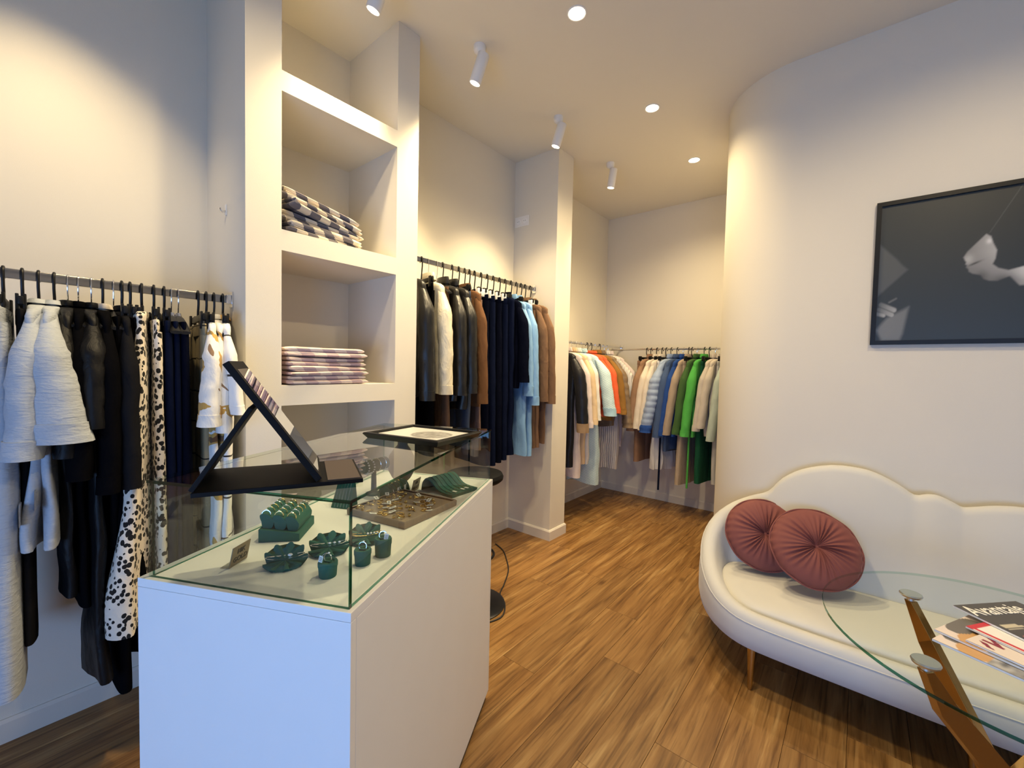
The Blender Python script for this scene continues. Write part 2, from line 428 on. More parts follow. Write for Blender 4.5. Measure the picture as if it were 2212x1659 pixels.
# right wall: flat behind the sofa, then a round corner that turns back towards the far wall
XC, RC = -0.33, 0.45
outer = [(XS, YP)]
for i in range(33):
    a = -PI / 2 - i / 32 * PI / 2
    outer.append((XC + RC * math.cos(a), YP + RC + RC * math.sin(a)))
outer += [(XC - RC, YF + .12), (XC - RC + .12, YF + .12), (XC - RC + .12, YP + .5), (XS, YP + .5)]
struct(MB().prism(outer, 0, ZC).build('wall_right', M['wall'], smooth=30))
struct(MB().box(XS, XS + .12, YFR - .12, YP + .5, 0, ZC).build('wall_side', M['wall'], smooth=0))
w = MB()
w.box(XL, -0.95, YFR - .12, YFR, 0, ZC); w.box(2.05, XS, YFR - .12, YFR, 0, ZC)
w.box(-0.95, 2.05, YFR - .12, YFR, 0, 0.12); w.box(-0.95, 2.05, YFR - .12, YFR, 1.45, ZC)
struct(w.build('wall_front', M['wall'], smooth=0))
win = struct(MB().box(-0.95, -0.89, YFR - .09, YFR - .03, .12, 1.45).box(1.99, 2.05, YFR - .09, YFR - .03, .12, 1.45)
             .box(-0.89, 1.99, YFR - .09, YFR - .03, .12, .18).box(-0.89, 1.99, YFR - .09, YFR - .03, 1.39, 1.45)
             .box(.52, .58, YFR - .09, YFR - .03,  .18, 1.39).build('window_1', M['dark_metal'], smooth=0))

def baseboard(name, pts, h=0.085, t=0.013):
    """skirting along a polyline; the room is to the right of the direction of travel"""
    b = MB()
    n = len(pts); inn = []
    for i, p in enumerate(pts):
        p = Vector((*p, 0)); ds = []
        if i > 0: ds.append((p - Vector((*pts[i - 1], 0))).normalized())
        if i < n - 1: ds.append((Vector((*pts[i + 1], 0)) - p).normalized())
        ns = [Vector((d.y, -d.x, 0)) for d in ds]
        v = ns[0] if len(ns) == 1 else (ns[0] + ns[1]) / (1 + ns[0].dot(ns[1]))
        inn.append(p + v * t)
    rings = []
    for p, q in zip(pts, inn):
        p = Vector((*p, 0)); d = q - p
        rings.append([p, q, q + Vector((0, 0, h - .012)), p + d * .72 + Vector((0, 0, h - .006)), p + d * .45 + Vector((0, 0, h)), p + Vector((0, 0, h))])
    b.loft(rings)
    return struct(b.build(name, M['skirting'], smooth=25))
PY0, PY1, PXF = 2.83, 3.05, -1.91   # partition between the two hanging bays
UY0, UY1, UXF = 0.621, 1.449, -1.88 # built-in shelving column
struct(MB().box(XL, PXF, PY0, PY1, 0, ZC).build('wall_partition', M['wall'], smooth=0))
baseboard('baseboard_left', [(XL, YFR), (XL, UY0)])
baseboard('baseboard_partition', [(XL, UY1), (XL, PY0), (PXF, PY0), (PXF, PY1), (XL, PY1), (XL, YF), (-0.78, YF)])

# built-in shelving column, open niches, flush with ceiling
unit = thing('built_in_shelving', 'tall beige plastered shelving column with open niches between two hanging rails', 'shelving', (UXF, (UY0 + UY1) / 2, 0))
uc = (UY0 + UY1) / 2
OL, OR = 0.755, 1.315
def upart(name, x0, x1, y0, y1, z0, z1):
    return MB().box(x0 - UXF, x1 - UXF, y0 - uc, y1 - uc, z0, z1).build(name, M['wall'], unit, smooth=0)
upart('side_panel', XL, UXF, UY0, OL, 0, ZC)
upart('side_panel', XL, UXF, OR, UY1, 0, ZC)
for z0, z1 in ((2.514, 2.596), (1.867, 1.953), (1.218, 1.304), (0.55, 0.634), (0.0, 0.09)):
    upart('shelf', XL, UXF, OL, OR, z0, z1)

# ------------------------------------------------------------------ ceiling lamps
def look_at(loc, target):
    return (Vector(target) - Vector(loc)).to_track_quat('-Z', 'Y').to_euler()
def add_spot(name, loc, target, energy, size, blend, radius, color):
    l = bpy.data.lights.new(name, 'SPOT')
    l.energy = energy; l.spot_size = rad(size); l.spot_blend = blend; l.shadow_soft_size = radius; l.color = color
    o = bpy.data.objects.new(name, l); C.objects.link(o)
    o.location = loc; o.rotation_euler = look_at(loc, target)
    return o
def spotlight(x, y, tilt_x, tilt_y, label, aim_w):
    t = thing('ceiling_spotlight', label, 'spotlight', (x, y, ZC), 0, 'white cylinder spotlights on the ceiling')
    MB().lathe([(0.0, 0), (0.033, 0), (0.033, -0.022), (0.030, -0.032), (0.018, -0.042), (0.010, -0.046), (0, -0.046)], 24).build('mount', M['white_metal'], t)
    d = Vector((tilt_x, tilt_y, -1)).normalized()
    top = Vector((0, 0, -0.052)) - d * 0.008
    MB().tube([(0, 0, -0.040), (0, 0, -0.058), (0.004, 0, -0.075)], 0.006, 8).build('joint', M['white_metal'], t)
    q = d.to_track_quat('-Z', 'Y')
    c = top + Vector((0.030, 0.0, -0.012))
    def tr(mb):
        mb.v = [tuple(c + q @ Vector(p)) for p in mb.v]; return mb
    tr(MB().lathe([(0.0, 0), (0.030, 0), (0.032, -0.003), (0.032, -0.150), (0.030, -0.153), (0.027, -0.153), (0.026, -0.146), (0, -0.146)], 28)).build('can', M['white_metal'], t)
    tr(MB().lathe([(0.0, -0.1462), (0.0255, -0.1462), (0.0255, -0.1500), (0, -0.1515)], 24)).build('lens', M['lamp_on'], t)
    p = Vector((x, y, ZC)) + c + d * 0.165
    add_spot('spotlight_beam', p, p + d, aim_w, 78, 1.0, 0.03, WARM)
spotlight(-1.69, 0.08, -0.50, 0.02, 'white cylinder spotlight on the ceiling above the nearest clothes rail', SPOT_W * 0.48)
spotlight(-1.69, 1.085, -0.38, -0.16, 'white cylinder spotlight cut off by the top of the photo', SPOT_W * 0.7)
spotlight(-1.675, 1.69, -0.34, -0.12, 'white tilted cylinder spotlight nearest the shelving column front edge', SPOT_W)
spotlight(-1.695, 2.495, -0.30, -0.08, 'white cylinder spotlight in front of the wall partition', SPOT_W)
spotlight(-1.71, 3.31, -0.16, 0.02, 'small farthest white cylinder spotlight over the far clothes rails', SPOT_W * 0.8)
DL = ['white recessed round downlight above the glass counter front', 'largest lit round downlight recessed near the top of the photo',
      'middle lit round downlight recessed in the ceiling row', 'smallest lit round downlight recessed before the far rails', 'white recessed round downlight above the sofa seat', 'white recessed round downlight above the glass table']
for (x, y), lb in zip([(-1.155, 0.89), (-1.15, 1.828), (-1.147, 2.785), (-1.14, 3.67), (.45, 1.70), (.45, .75)], DL):
    t = thing('recessed_downlight', lb, 'downlight', (x, y, ZC), 0, 'recessed downlights in one ceiling row')
    MB().loft([[(r * math.cos(2 * PI * k / 32), r * math.sin(2 * PI * k / 32), z) for k in range(32)] for r, z in ((.048, 0), (.048, -.003), (.044, -.005), (.040, -.003), (.040, 0))], False, False).build('trim_ring', M['white_metal'], t)
    MB().lathe([(0, -.0035), (.0395, -.0035), (.0395, -.001), (0, -.001)], 32).build('lens', M['lamp_on'], t)
    add_spot('downlight_beam', (x, y, ZC - .02), (x, y, 0), DOWN_W * (1.0 if x < 0 else 0.62), 145 if x < 0 else 162, 0.8 if x < 0 else 0.5, 0.04, WARM)

# ------------------------------------------------------------------ wall hook and socket
t = thing('wall_hook', 'small white adhesive hook on the side of the shelving column', 'hook', (-2.096, UY0, 2.02))
MB().box(-.008, .008, -.004, 0, -.005, .04).build('plate', M['white_metal'], t, bevel=.0015)
MB().tube([(0, -.004, .012), (0, -.016, .006), (0, -.022, .012), (0, -.023, .020)], .0045, 8).build('peg', M['chrome'], t)
t = thing('wall_socket', 'white double power socket on the wall above the niche rail', 'socket', (-2.263, PY0, 2.631))
MB().box(-.072, .072, -.009, 0, -.042, .042).build('cover_plate', M['white_metal'], t, bevel=.003)
for sx in (-.034, .034):
    s = MB().lathe([(0, .004), (.021, .004), (.022, 0), (0, 0)], 24)
    s.v = [(p[0] + sx, -.009 - p[2], p[1]) for p in s.v]; so = s.build('outlet', M['white'], t)
    h = MB()
    for hx in (-.008, .008):
        h.cyl((sx + hx, -.0131, 0), (sx + hx, -.0138, 0), .0028, 8)
    h.build('pin_holes', M['ink'], so)

# ------------------------------------------------------------------ clothes rails
def rail(name, label, loc, length, axis, bw, bh, mat, ends, rnd_=False, wall=None):
    t = thing(name, label, 'clothes rail', loc)
    b = MB(); ex = Vector((1, 0, 0)) if axis == 'X' else Vector((0, 1, 0)); ey = Vector((0, 1, 0)) if axis == 'X' else Vector((1, 0, 0))
    if rnd_: b.tube([ex * 0, ex * length], bw, 16)
    else: b.obox(ex * length / 2, ex * length / 2, ey * bw / 2, Vector((0, 0, bh / 2)))
    b.build('bar', mat, t, bevel=0 if rnd_ else .002)
    for e in ends:
        s = -1 if e == 0 else 1
        p = ex * (0 if e == 0 else length)
        br = MB().obox(p - s * ex * .003, ex * .003, ey * .017, Vector((0, 0, .032)))
        br.obox(p - s * ex * .012, ex * .012, ey * (bw / 2 + .004), Vector((0, 0, bh / 2 + .003)))
        br.build('bracket', M['chrome'], t, bevel=.001)
    return t
R1X, R1Z = -2.03, 1.655
R2X, R2Z = -2.12, 2.05
R3X, R3Z = -2.14, 1.652
R4Y, R4Z = 4.30, 1.622
rail('clothes_rail', 'dark chrome flat clothes rail at the left, ending at the shelving column', (R1X, -1.2, R1Z), UY0 + 1.2, 'Y', .015, .030, M['dark_chrome'], (1,))
rail('clothes_rail', 'high chrome flat clothes rail in the niche between shelving column and partition', (R2X, UY1, R2Z), PY0 - UY1, 'Y', .015, .030, M['dark_chrome'], (0, 1))
rail('clothes_rail', 'chrome clothes rail along the left wall behind the partition', (R3X, PY1, R3Z), YF - PY1, 'Y', .015, .022, M['chrome'], (0, 1))
rail('clothes_rail', 'round chrome clothes rail across the far wall bay', (-2.148, R4Y, R4Z), -0.78 + 2.148, 'X', .0095, .019, M['chrome'], (1,), True)

# ------------------------------------------------------------------ hangers (local: u = x across the shoulders, y along the rail, z = 0 on top of the bar)
def hook_path(r=.0145, drop=0.0):
    p = [(0, 0, -.098 - drop), (.004, 0, -.075 - drop), (r, 0, -.050), (r, 0, -.012)]
    for k in range(1, 8):
        a = k / 8 * PI; p.append((r * math.cos(a), 0, -.012 + .0155 * math.sin(a)))
    p += [(-r, 0, -.012), (-r, 0, -.030)]
    return p
def hanger_proto(kind, drop=0.0):
    t = thing('clothes_hanger', 'x', 'hanger')
    if kind == 'clip':
        MB().tube(hook_path(drop=drop), .0042, 8).build('hook', M['black_plastic'], t)
        MB().box(-.15, .15, -.006, .006, -.118, -.094).build('bar', M['black_plastic'], t, bevel=.002)
        for s in (-1, 1):
            cl = MB().box(s * .125 - .013, s * .125 + .013, -.011, -.004, -.150, -.086).box(s * .125 - .013, s * .125 + .013, .004, .011, -.150, -.086)
            cl.box(s * .125 - .010, s * .125 + .010, -.006, .006, -.120, -.105)
            cl.build('clip', M['black_plastic'], t, bevel=.0015)
    else:
        thin = kind == 'wire'
        MB().tube(hook_path(drop=drop), .0021 if thin else .0038, 8).build('hook', M['chrome'] if thin else M['black_plastic'], t)
        hm = M['black_plastic']
        MB().lathe([(0, -.090), (.009, -.090), (.012, -.106), (.010, -.118), (0, -.118)], 14).build('neck', M['chrome'] if thin else hm, t)
        for s in (-1, 1):
            pts = catmull([(0, 0, -.108), (s * .05, 0, -.116), (s * .12, 0, -.142), (s * .17, 0, -.172)], 5)
            a = MB(); rings = []
            for i, p in enumerate(pts):
                f = i / (len(pts) - 1); ry, rz = .010 + .008 * f, .009 - .003 * f
                rings.append([p + Vector((0, ry * math.cos(2 * PI * k / 10), rz * math.sin(2 * PI * k / 10))) for k in range(10)])
            a.loft(rings); a.build('arm', hm, t)
    for ch in t.children:
        if not ch.name.startswith('hook'):
            for v in ch.data.vertices: v.co.z -= drop
    return t
PROTO = {}
def hanger(kind, loc, rotz, label, cat_group, drop=0.0):
    key = (kind, drop)
    if key not in PROTO:
        PROTO[key] = o = hanger_proto(kind, drop)
    else:
        o = copy_tree(PROTO[key])
    o.location = loc; o.rotation_euler = (0, 0, rotz)
    o['label'] = label; o['group'] = cat_group
    return o

# ------------------------------------------------------------------ garments
def nz(x, y, z, s=0.0):
    return noise.noise(Vector((x + s, y + 2.1 * s, z - 1.3 * s)))
def body_mesh(sw, hw, L, t0, t1, slope, neck, amp, k, seed, quilt=0, Mn=34, N=26, zoff=0.0, waist=1.0, hemwave=0.012, drift=0.0):
    mb = MB(); rings = []; ph = seed * 1.7
    if quilt: N = int(L / quilt * 6)
    rows = [(f / 5, None) for f in range(5)] + [(None, g / N) for g in range(N + 1)]
    for f, g in rows:
        if g is None:
            w = neck + (sw - neck) * math.sin(f * PI / 2) ** 0.9; z = -slope * f ** 1.4; t = .022 + (t0 - .022) * f; gg = 0
        else:
            bell = 1 + (waist - 1) * math.exp(-((g - .38) / .16) ** 2)
            w = (sw + (hw - sw) * g) * bell; z = -slope - (L - slope) * g; t = t0 + (t1 - t0) * g; gg = g
            if g < .06: w = sw * (0.97 + .5 * g)
        if quilt: t *= 1 + .22 * abs(math.sin(PI * z / quilt))
        ring = []
        for i in range(Mn):
            a = 2 * PI * i / Mn
            cu, su = math.cos(a), math.sin(a)
            u = w * math.copysign(abs(cu) ** .62, cu); v = t * math.copysign(abs(su) ** .62, su)
            v += drift * gg ** 1.3 + amp * (0.15 + gg) * math.sin(k * u / .2 * PI + ph + 1.2 * gg) + .014 * (.3 + gg) * nz(u * 9, v * 9, z * 5, seed) + .006 * nz(u * 22, 3.0, z * 8, seed + 9)
            u2 = u + .012 * (.2 + gg) * nz(z * 6, u * 5, v * 20, seed + 5)
            zz = z + (hemwave * gg ** 6 * math.sin(3 * u / .2 + ph) if g is not None else 0)
            ring.append((u2, v, zz + zoff))
        rings.append(ring)
    mb.loft(rings, True, True)
    return mb
def sleeve_mesh(side, sw, zs, sl, r0, r1, out, vo, seed, quilt=0, n=18, bend=0.0, f0=0.0, f1=1.0, grow=1.0, Mn=16, back=0.0):
    mb = MB(); rings = []
    if quilt and n > 4: n = int(sl / quilt * 6)
    for i in range(n + 1):
        f = f0 + (f1 - f0) * i / n
        u = side * (sw - .060 + .025 * min(1, f * 6) + (.045 + out) * min(1, f * 5) ** .6 * 0.6 + (.02 + out) * f + bend * math.sin(f * PI))
        v = vo * f + .008 * nz(f * 3, seed, 1.0, seed)
        z = zs - .012 - sl * f + (.042 * (1 - f * 6) ** 1.3 if f < 1 / 6 else 0)
        ru = (r0[0] + (r1[0] - r0[0]) * f) * grow; rv = (r0[1] + (r1[1] - r0[1]) * f) * grow
        if f < .24 and grow == 1.0:
            q_ = f / .24; q_ = q_ * q_ * (3 - 2 * q_); ru *= .34 + .66 * math.sin(f / .24 * PI / 2) ** .8; rv *= .46 + .54 * q_
        ring = []
        for j in range(Mn):
            a = 2 * PI * j / Mn
            cr = 1 + .09 * nz(math.cos(a) * 1.4 + f * 5, math.sin(a) * 1.4, f * 13, seed) + .045 * math.sin(f * 26 + 2.5 * math.sin(a) + seed) * math.exp(-((f - .5) / .25) ** 2)
            if quilt: cr *= 0.91 + .13 * abs(math.sin(PI * f * sl / quilt)) ** .6
            ring.append((u + ru * cr * math.cos(a), v + rv * cr * math.sin(a), z + .010 * math.cos(a) * f * side * 0))
        rings.append(ring)
    return mb.loft(rings, True, True)
def collar_mesh(neck, h, flare, zoff):
    mb = MB(); n = 24; rings = []
    for (s, z, tt) in ((1.0, -.012, 1.0), (1.02, .014, 1.0), (.98, h, 1.0), (1.0 + flare * .3, h + .002, 1.1), (1.0 + flare, h * .25, 1.35), (.99 + flare, h * .2, 1.3), (1.0 + flare * .2, h * .75, 1.05)):
        rings.append([(neck * s * math.cos(2 * PI * k / n), .019 * s * tt * math.sin(2 * PI * k / n), z + zoff) for k in range(n)])
    return mb.loft(rings, False, False)

NECK_Z = -0.108
def squeeze(root, lim):
    """cloth pressed against the wall behind the rail: pull the rear half in so that it stays clear of the wall"""
    us = [v.co.x for ch in root.children_recursive for v in ch.data.vertices]
    lo = min(us)
    if lo < -lim:
        for ch in root.children_recursive:
            for v in ch.data.vertices:
                if v.co.x < 0: v.co.x *= lim / -lo
def garment(loc, rotz, name, cat, label, group, mat, hem, kind='top', ztop=0, **p):
    """hem = height of the hem above the floor; parts are separate meshes"""
    t = thing(name, label, cat, loc, rotz, group)
    seed = p.get('seed', (loc[0] * 7.3 + loc[1] * 13.7) % 50)
    L = loc[2] + NECK_Z - hem
    mat2 = p.get('mat2', mat)
    if kind == 'top':
        sw = p.get('sw', .20); slope = p.get('slope', .062); neck = p.get('neck', .062)
        body_mesh(sw, p.get('hw', sw * .96), L, p.get('t', .026), p.get('t1', .034), slope, neck, p.get('amp', .008), p.get('k', 1.6), seed, p.get('quilt', 0), zoff=NECK_Z, waist=p.get('waist', .97), drift=p.get('drift', 0)).build('body', mat, t, smooth=60)
        if p.get('collar', .045): collar_mesh(neck + .006, p.get('collar', .045), p.get('flare', .22), NECK_Z).build('collar', p.get('cmat', mat), t, smooth=60)
        cuffz = p.get('cuff')
        if cuffz:
            zs = NECK_Z - slope; sl = loc[2] + zs - cuffz
            r0 = p.get('r0', (.050, .040)); r1 = p.get('r1', (.040, .034))
            for side in (1, -1):
                a = (side, sw, zs, sl, r0, r1, p.get('out', .02), p.get('vo', 0) if side > 0 else 0, seed + side, p.get('quilt', 0))
                so = sleeve_mesh(*a, bend=p.get('bend', .006)).build('sleeve', p.get('smat', mat), t, smooth=60)
                if p.get('cuffh', .05):
                    h = p.get('cuffh', .05) / sl
                    sleeve_mesh(*a, bend=p.get('bend', .006), f0=1 - h, f1=1.006, grow=1.07, n=4).build('cuff', p.get('cuffmat', mat), so, smooth=60)
        if p.get('pocket'):
            z = p['pocket'] - loc[2]
            for s in (1,):
                MB().obox((sw * .75, -p.get('t1', .034) - .008, z), (.062, 0, 0), (.03, .003, 0), (0, 0, .03)).build('pocket_flap', mat2, t, bevel=.002)
        if p.get('buttons'):
            bm_ = MB()
            for k in range(5):
                z = NECK_Z - .10 - k * (L - .15) / 5
                bm_.cyl((.0, -.045, z), (.0, -.050, z), .006, 8)
            bm_.build('buttons', p['buttons'], t)
        if p.get('piping'):
            sl = []
            for s_ in (-1, 1):
                zz = hem - loc[2]
                sl.append([(s_ * .02, -.05, -.2), (s_ * .03, -.05, zz + .10), (s_ * .06, -.05, zz + .02), (s_ * .14, -.045, zz), (s_ * .20, -.01, zz)])
            for q in sl: MB().tube(catmull(q, 6), .004, 6).build('piping', p['piping'], t)
    elif kind == 'trousers':
        ww = p.get('ww', .165); tt = p.get('t', .014)
        if p.get('paper'):
            MB().obox((.125, 0, -.122), (.018, 0, 0), (0, tt + .004, 0), (0, 0, .026)).build('clip_paper', M['paper'], t, bevel=.003)
        zt = -.132
        wb = MB(); rings = []
        for z, s in ((0, 1), (-.004, 1.02), (-.040, 1.03), (-.044, 1.0)):
            rings.append([(ww * s * math.copysign(abs(math.cos(2 * PI * k / 28)) ** .7, math.cos(2 * PI * k / 28)), tt * s * math.sin(2 * PI * k / 28), zt + z) for k in range(28)])
        wb.loft(rings).build('waistband', mat2, t, smooth=60)
        Lt = loc[2] + zt - hem
        for s in (-1, 1):
            mb = MB(); rings = []
            for i in range(25):
                f = i / 24; z = zt - .042 - (Lt - .042) * f
                c = s * (ww * .5 + .003 + p.get('spread', .004) * f); hw_ = ww * .5 * (1 - f) + p.get('leg', .085) * f
                tl = tt + (p.get('t1', .024) - tt) * min(1, f * 2)
                ring = []
                for k in range(22):
                    a = 2 * PI * k / 22
                    u = c + hw_ * math.copysign(abs(math.cos(a)) ** .5, math.cos(a)); v = tl * math.copysign(abs(math.sin(a)) ** .7, math.sin(a))
                    v += p.get('amp', .006) * f * math.sin(2.2 * u / .1 + seed + 2 * f) + .008 * f * nz(u * 8, z * 4, s, seed)
                    ring.append((u + .006 * nz(z * 7, u * 9, 1, seed), v + s * .003, z))
                rings.append(ring)
            mb.loft(rings).build('trouser_leg', mat, t, smooth=60)
    elif kind == 'skirt':
        ww = p.get('ww', .16)
        body_mesh(ww, p.get('hw', .22), L - .024, .014, p.get('t1', .05), .004, ww * .98, p.get('amp', .018), p.get('k', 3.0), seed, zoff=-.132, waist=1.0).build('skirt_panel', mat, t, smooth=60)
        MB().loft([[(ww * s * math.cos(2 * PI * k / 28), .016 * s * math.sin(2 * PI * k / 28), -.130 + z) for k in range(28)] for z, s in ((0, 1), (-.003, 1.03), (-.035, 1.04), (-.038, 1.0))]).build('waistband', mat2, t, smooth=60)
    if p.get('belt'):
        zz, ln, bmz, yy = p['belt']
        MB().tube(catmull([(.19, yy, zz - loc[2]), (.20, yy + .004, zz - loc[2] - ln * .5), (.198, yy, zz - loc[2] - ln)], 6), .009, 6).build('belt', bmz, t)
    if p.get('strap'):
        zs_, ms_ = p['strap']
        MB().tube(catmull([(.03, 0, -.10), (.08, -.012, -.15), (.13, -.010, -.12), (.15, -.008, -.20)], 6), .010, 8).build('tie', ms_, t)
    return t

K = {}
def ck(key, *a, **k):
    if key not in K: K[key] = cloth(key, *a, **k)
    return K[key]
BLK = ck('black_cotton', (0.004, 0.004, 0.005), crease=.5, sheen=0, spec=.04)
SATIN = ck('black_satin', (0.004, 0.004, 0.005), rough=.5, crease=.7, spec=.2, sheen=0)
CHAR = ck('charcoal_wool', (0.012, 0.012, 0.014), sheen=.01, spec=.06)
NAVY = ck('navy_crepe', (0.006, 0.009, 0.026), sheen=.01, spec=.06)
NAVY2 = ck('dark_navy_wool', (0.004, 0.005, 0.012), sheen=0, spec=.05)
GREY = ck('grey_crinkle_linen', (0.44, 0.48, 0.54), bump=.7, bscale=160, crease=.8, cscale=46, cz=2.0, cx=.6, cdist=.0045)
HEART = ck('cream_heart_print', (0.74, 0.66, 0.55), pattern='hearts')
OLIVE = ck('olive_line_print', (0.33, 0.27, 0.16), pattern='grid', k=8, w=.045)
SCARF = ck('white_gold_scarf_print', (0.80, 0.78, 0.74), pattern='blotch', k=4.5, stops=[(0, (.16, .08, .035)), (.36, (.50, .30, .08)), (.45, (.80, .78, .74)), (.62, (.24, .15, .09)), (.68, (.80, .78, .74))])
WGRID = ck('white_line_print', (0.80, 0.80, 0.80), pattern='grid', k=6.5, w=.045, vert=0.4)
GOLDY = ck('gold_brown_print', (0.45, 0.25, 0.06), pattern='blotch', k=8, stops=[(0, (.12, .05, .02)), (.42, (.42, .22, .05)), (.58, (.60, .38, .12))], const=False)
FLOR = ck('red_floral_print', (0.7, 0.3, 0.25), pattern='blotch', k=11, stops=[(0, (.30, .02, .04)), (.42, (.62, .30, .28)), (.5, (.75, .60, .50)), (.58, (.40, .03, .05)), (.66, (.70, .35, .10))])
LEATH = ck('black_leather', (0.005, 0.005, 0.006), rough=.36, bump=.25, bscale=400, crease=.8, cscale=14, spec=.45, sheen=0)
CREAM = ck('cream_gabardine', (0.70, 0.64, 0.50), rough=.45, crease=1.0, spec=.5)
SUEDE = ck('brown_suede', (0.12, 0.054, 0.022))
BROWN = ck('brown_poplin', (0.17, 0.095, 0.055), crease=.8)
BROWN2 = ck('cocoa_poplin', (0.12, 0.066, 0.040), crease=.8)
DENIM = ck('dark_denim', (0.05, 0.07, 0.12))
MAUVE = ck('mauve_brown_twill', (0.19, 0.12, 0.10))
SKY = ck('light_blue_satin', (0.22, 0.41, 0.68), rough=.55, crease=.7)
BLKQ = ck('black_quilted_nylon', (0.010, 0.010, 0.014), rough=.4, crease=.6)
RIB = ck('brown_rib_knit', (0.30, 0.20, 0.12), bump=1.0, bscale=120)
PINKW = ck('pale_pink_cotton', (0.72, 0.62, 0.60))
YELW = ck('cream_yellow_cotton', (0.72, 0.54, 0.34))
WHT = ck('white_cotton', (0.78, 0.76, 0.73))
WCAB = ck('white_cable_knit', (0.78, 0.74, 0.70), pattern='cable', bump=.6)
HERR = ck('pale_blue_herringbone', (0.66, 0.76, 0.79), pattern='herringbone', c2=(0.34, 0.53, 0.61))
PBLUE = ck('plain_pale_blue', (0.40, 0.60, 0.72))
ORNG = ck('orange_knit', (0.72, 0.125, 0.045), bump=.6, bscale=150)
MUST = ck('mustard_suede', (0.27, 0.135, 0.030))
TAUP = ck('bronze_puffer', (0.23, 0.16, 0.10), rough=.4, crease=.6)
CAMEL = ck('camel_wool', (0.30, 0.18, 0.11))
COCOA = ck('cocoa_wool', (0.24, 0.135, 0.085))
IVORY = ck('ivory_wool', (0.74, 0.66, 0.55))
QBLUE = ck('pale_blue_quilted_nylon', (0.33, 0.42, 0.60), rough=.5, crease=.3)
ROYAL = ck('royal_blue_wool', (0.018, 0.065, 0.27))
DBLUE = ck('denim_blue_wool', (0.06, 0.10, 0.21))
BEIGE = ck('beige_wool', (0.40, 0.315, 0.235))
KHAKI = ck('olive_green_twill', (0.055, 0.12, 0.035))
GREEN = ck('bright_green_twill', (0.085, 0.42, 0.075))
DGREEN = ck('dark_green_crepe', (0.006, 0.075, 0.035))
STONE = ck('stone_cotton', (0.58, 0.52, 0.45))
LGREY = ck('light_grey_twill', (0.47, 0.46, 0.45))
MINT = ck('mint_wool', (0.47, 0.55, 0.49))
BUT = pm('horn_button', (0.10, 0.07, 0.05), 0.4)
PIPE = pm('cream_piping', (0.62, 0.50, 0.38), 0.7)
TAGW = M['paper']

G1, G2, G3, G4 = 'clothes on the near left rail', 'clothes on the high niche rail', 'clothes on the rail behind the partition', 'clothes on the far wall rail'
RT = {1: R1Z + .015, 2: R2Z + .015, 3: R3Z + .011, 4: R4Z + .0095}
HG = {1: 'hangers on the near left rail', 2: 'hangers on the high niche rail', 3: 'hangers on the rail behind the partition', 4: 'hangers on the far wall rail'}
GG = {1: G1, 2: G2, 3: G3, 4: G4}
KINDW = {'clip': 'black clip hanger', 'wire': 'chrome-hook hanger', 'arm': 'black plastic hanger'}
def hang(rl, pos, yawd, hkind, name, cat, label, short, mat, hem, kind='top', **p):
    z = RT[rl]
    if rl == 4: loc = (pos, R4Y, z); rz = rad(-90 + yawd)
    else: loc = ({1: R1X, 2: R2X, 3: R3X}[rl], pos, z); rz = rad(yawd)
    if kind == 'top' and rl == 1 and 'collar' not in p: p['collar'] = .020; p['flare'] = .12
    if kind == 'top' and rl in (1, 4):
        p['t'] = min(p.get('t', .026), {1: .016, 4: .022}[rl]); p['t1'] = min(p.get('t1', .034), {1: p.get('tmax', .022), 4: .027}[rl])
    drop = .045 if rl == 2 else 0.0
    g = garment((loc[0], loc[1], loc[2] - drop), rz, name, cat, label, GG[rl], mat, hem, kind, **p)
    squeeze(g, {1: .30, 2: .205, 3: .185, 4: .225}[rl])
    hanger(hkind, loc, rz, KINDW[hkind] + ' holding the ' + short, HG[rl], drop)
    return g

# --- near left rail
hang(1, -.035, -2, 'arm', 'floral_blouse', 'blouse', 'pink and red floral blouse at the left edge of the photo', 'pink and red floral blouse', FLOR, .84, sw=.19, t=.018, t1=.02)
hang(1, .012, -4, 'clip', 'linen_trousers', 'trousers', 'long pale grey-blue linen trousers beside the floral blouse', 'long pale grey-blue linen trousers', GREY, .43, 'trousers', ww=.20, leg=.12, t1=.028)
hang(1, .050, -3, 'clip', 'wool_trousers', 'trousers', 'charcoal trousers hanging behind the grey crinkle jackets', 'charcoal trousers behind the crinkle jackets', CHAR, .55, 'trousers', ww=.17, t1=.012)
hang(1, .084, -7, 'arm', 'linen_jacket', 'jacket', 'grey crinkle linen jacket with short wide sleeves, the one nearer the floral blouse', 'grey crinkle jacket nearer the floral blouse', GREY, .83, sw=.20, hw=.22, t=.022, t1=.026, cuff=1.13, r0=(.05, .036), r1=(.055, .040), cuffh=.05, out=.015, vo=-.02, pocket=.95, collar=.016)
hang(1, .118, -8, 'arm', 'linen_jacket', 'jacket', 'grey crinkle linen jacket with a broad turned-up cuff, beside the black blouses', 'grey crinkle jacket beside the black blouses', GREY, .84, sw=.205, hw=.23, t=.024, t1=.030, cuff=1.17, r0=(.050, .038), r1=(.055, .062), cuffh=.055, out=.02, vo=.035, pocket=.99, collar=.016)
hang(1, .148, -6, 'wire', 'satin_blouse', 'blouse', 'black satin blouse next to the grey crinkle jackets', 'black satin blouse next to the crinkle jackets', SATIN, .66, sw=.19, t=.014, t1=.020, cuff=1.12, r0=(.04, .03), r1=(.04, .03), cuffh=0)
hang(1, .172, -5, 'wire', 'frilled_blouse', 'blouse', 'black frilled blouse, second of the black tops', 'second black frilled top', BLK, .62, sw=.19, t=.014, t1=.020, cuff=1.05, r0=(.04, .03), r1=(.045, .03), cuffh=0)
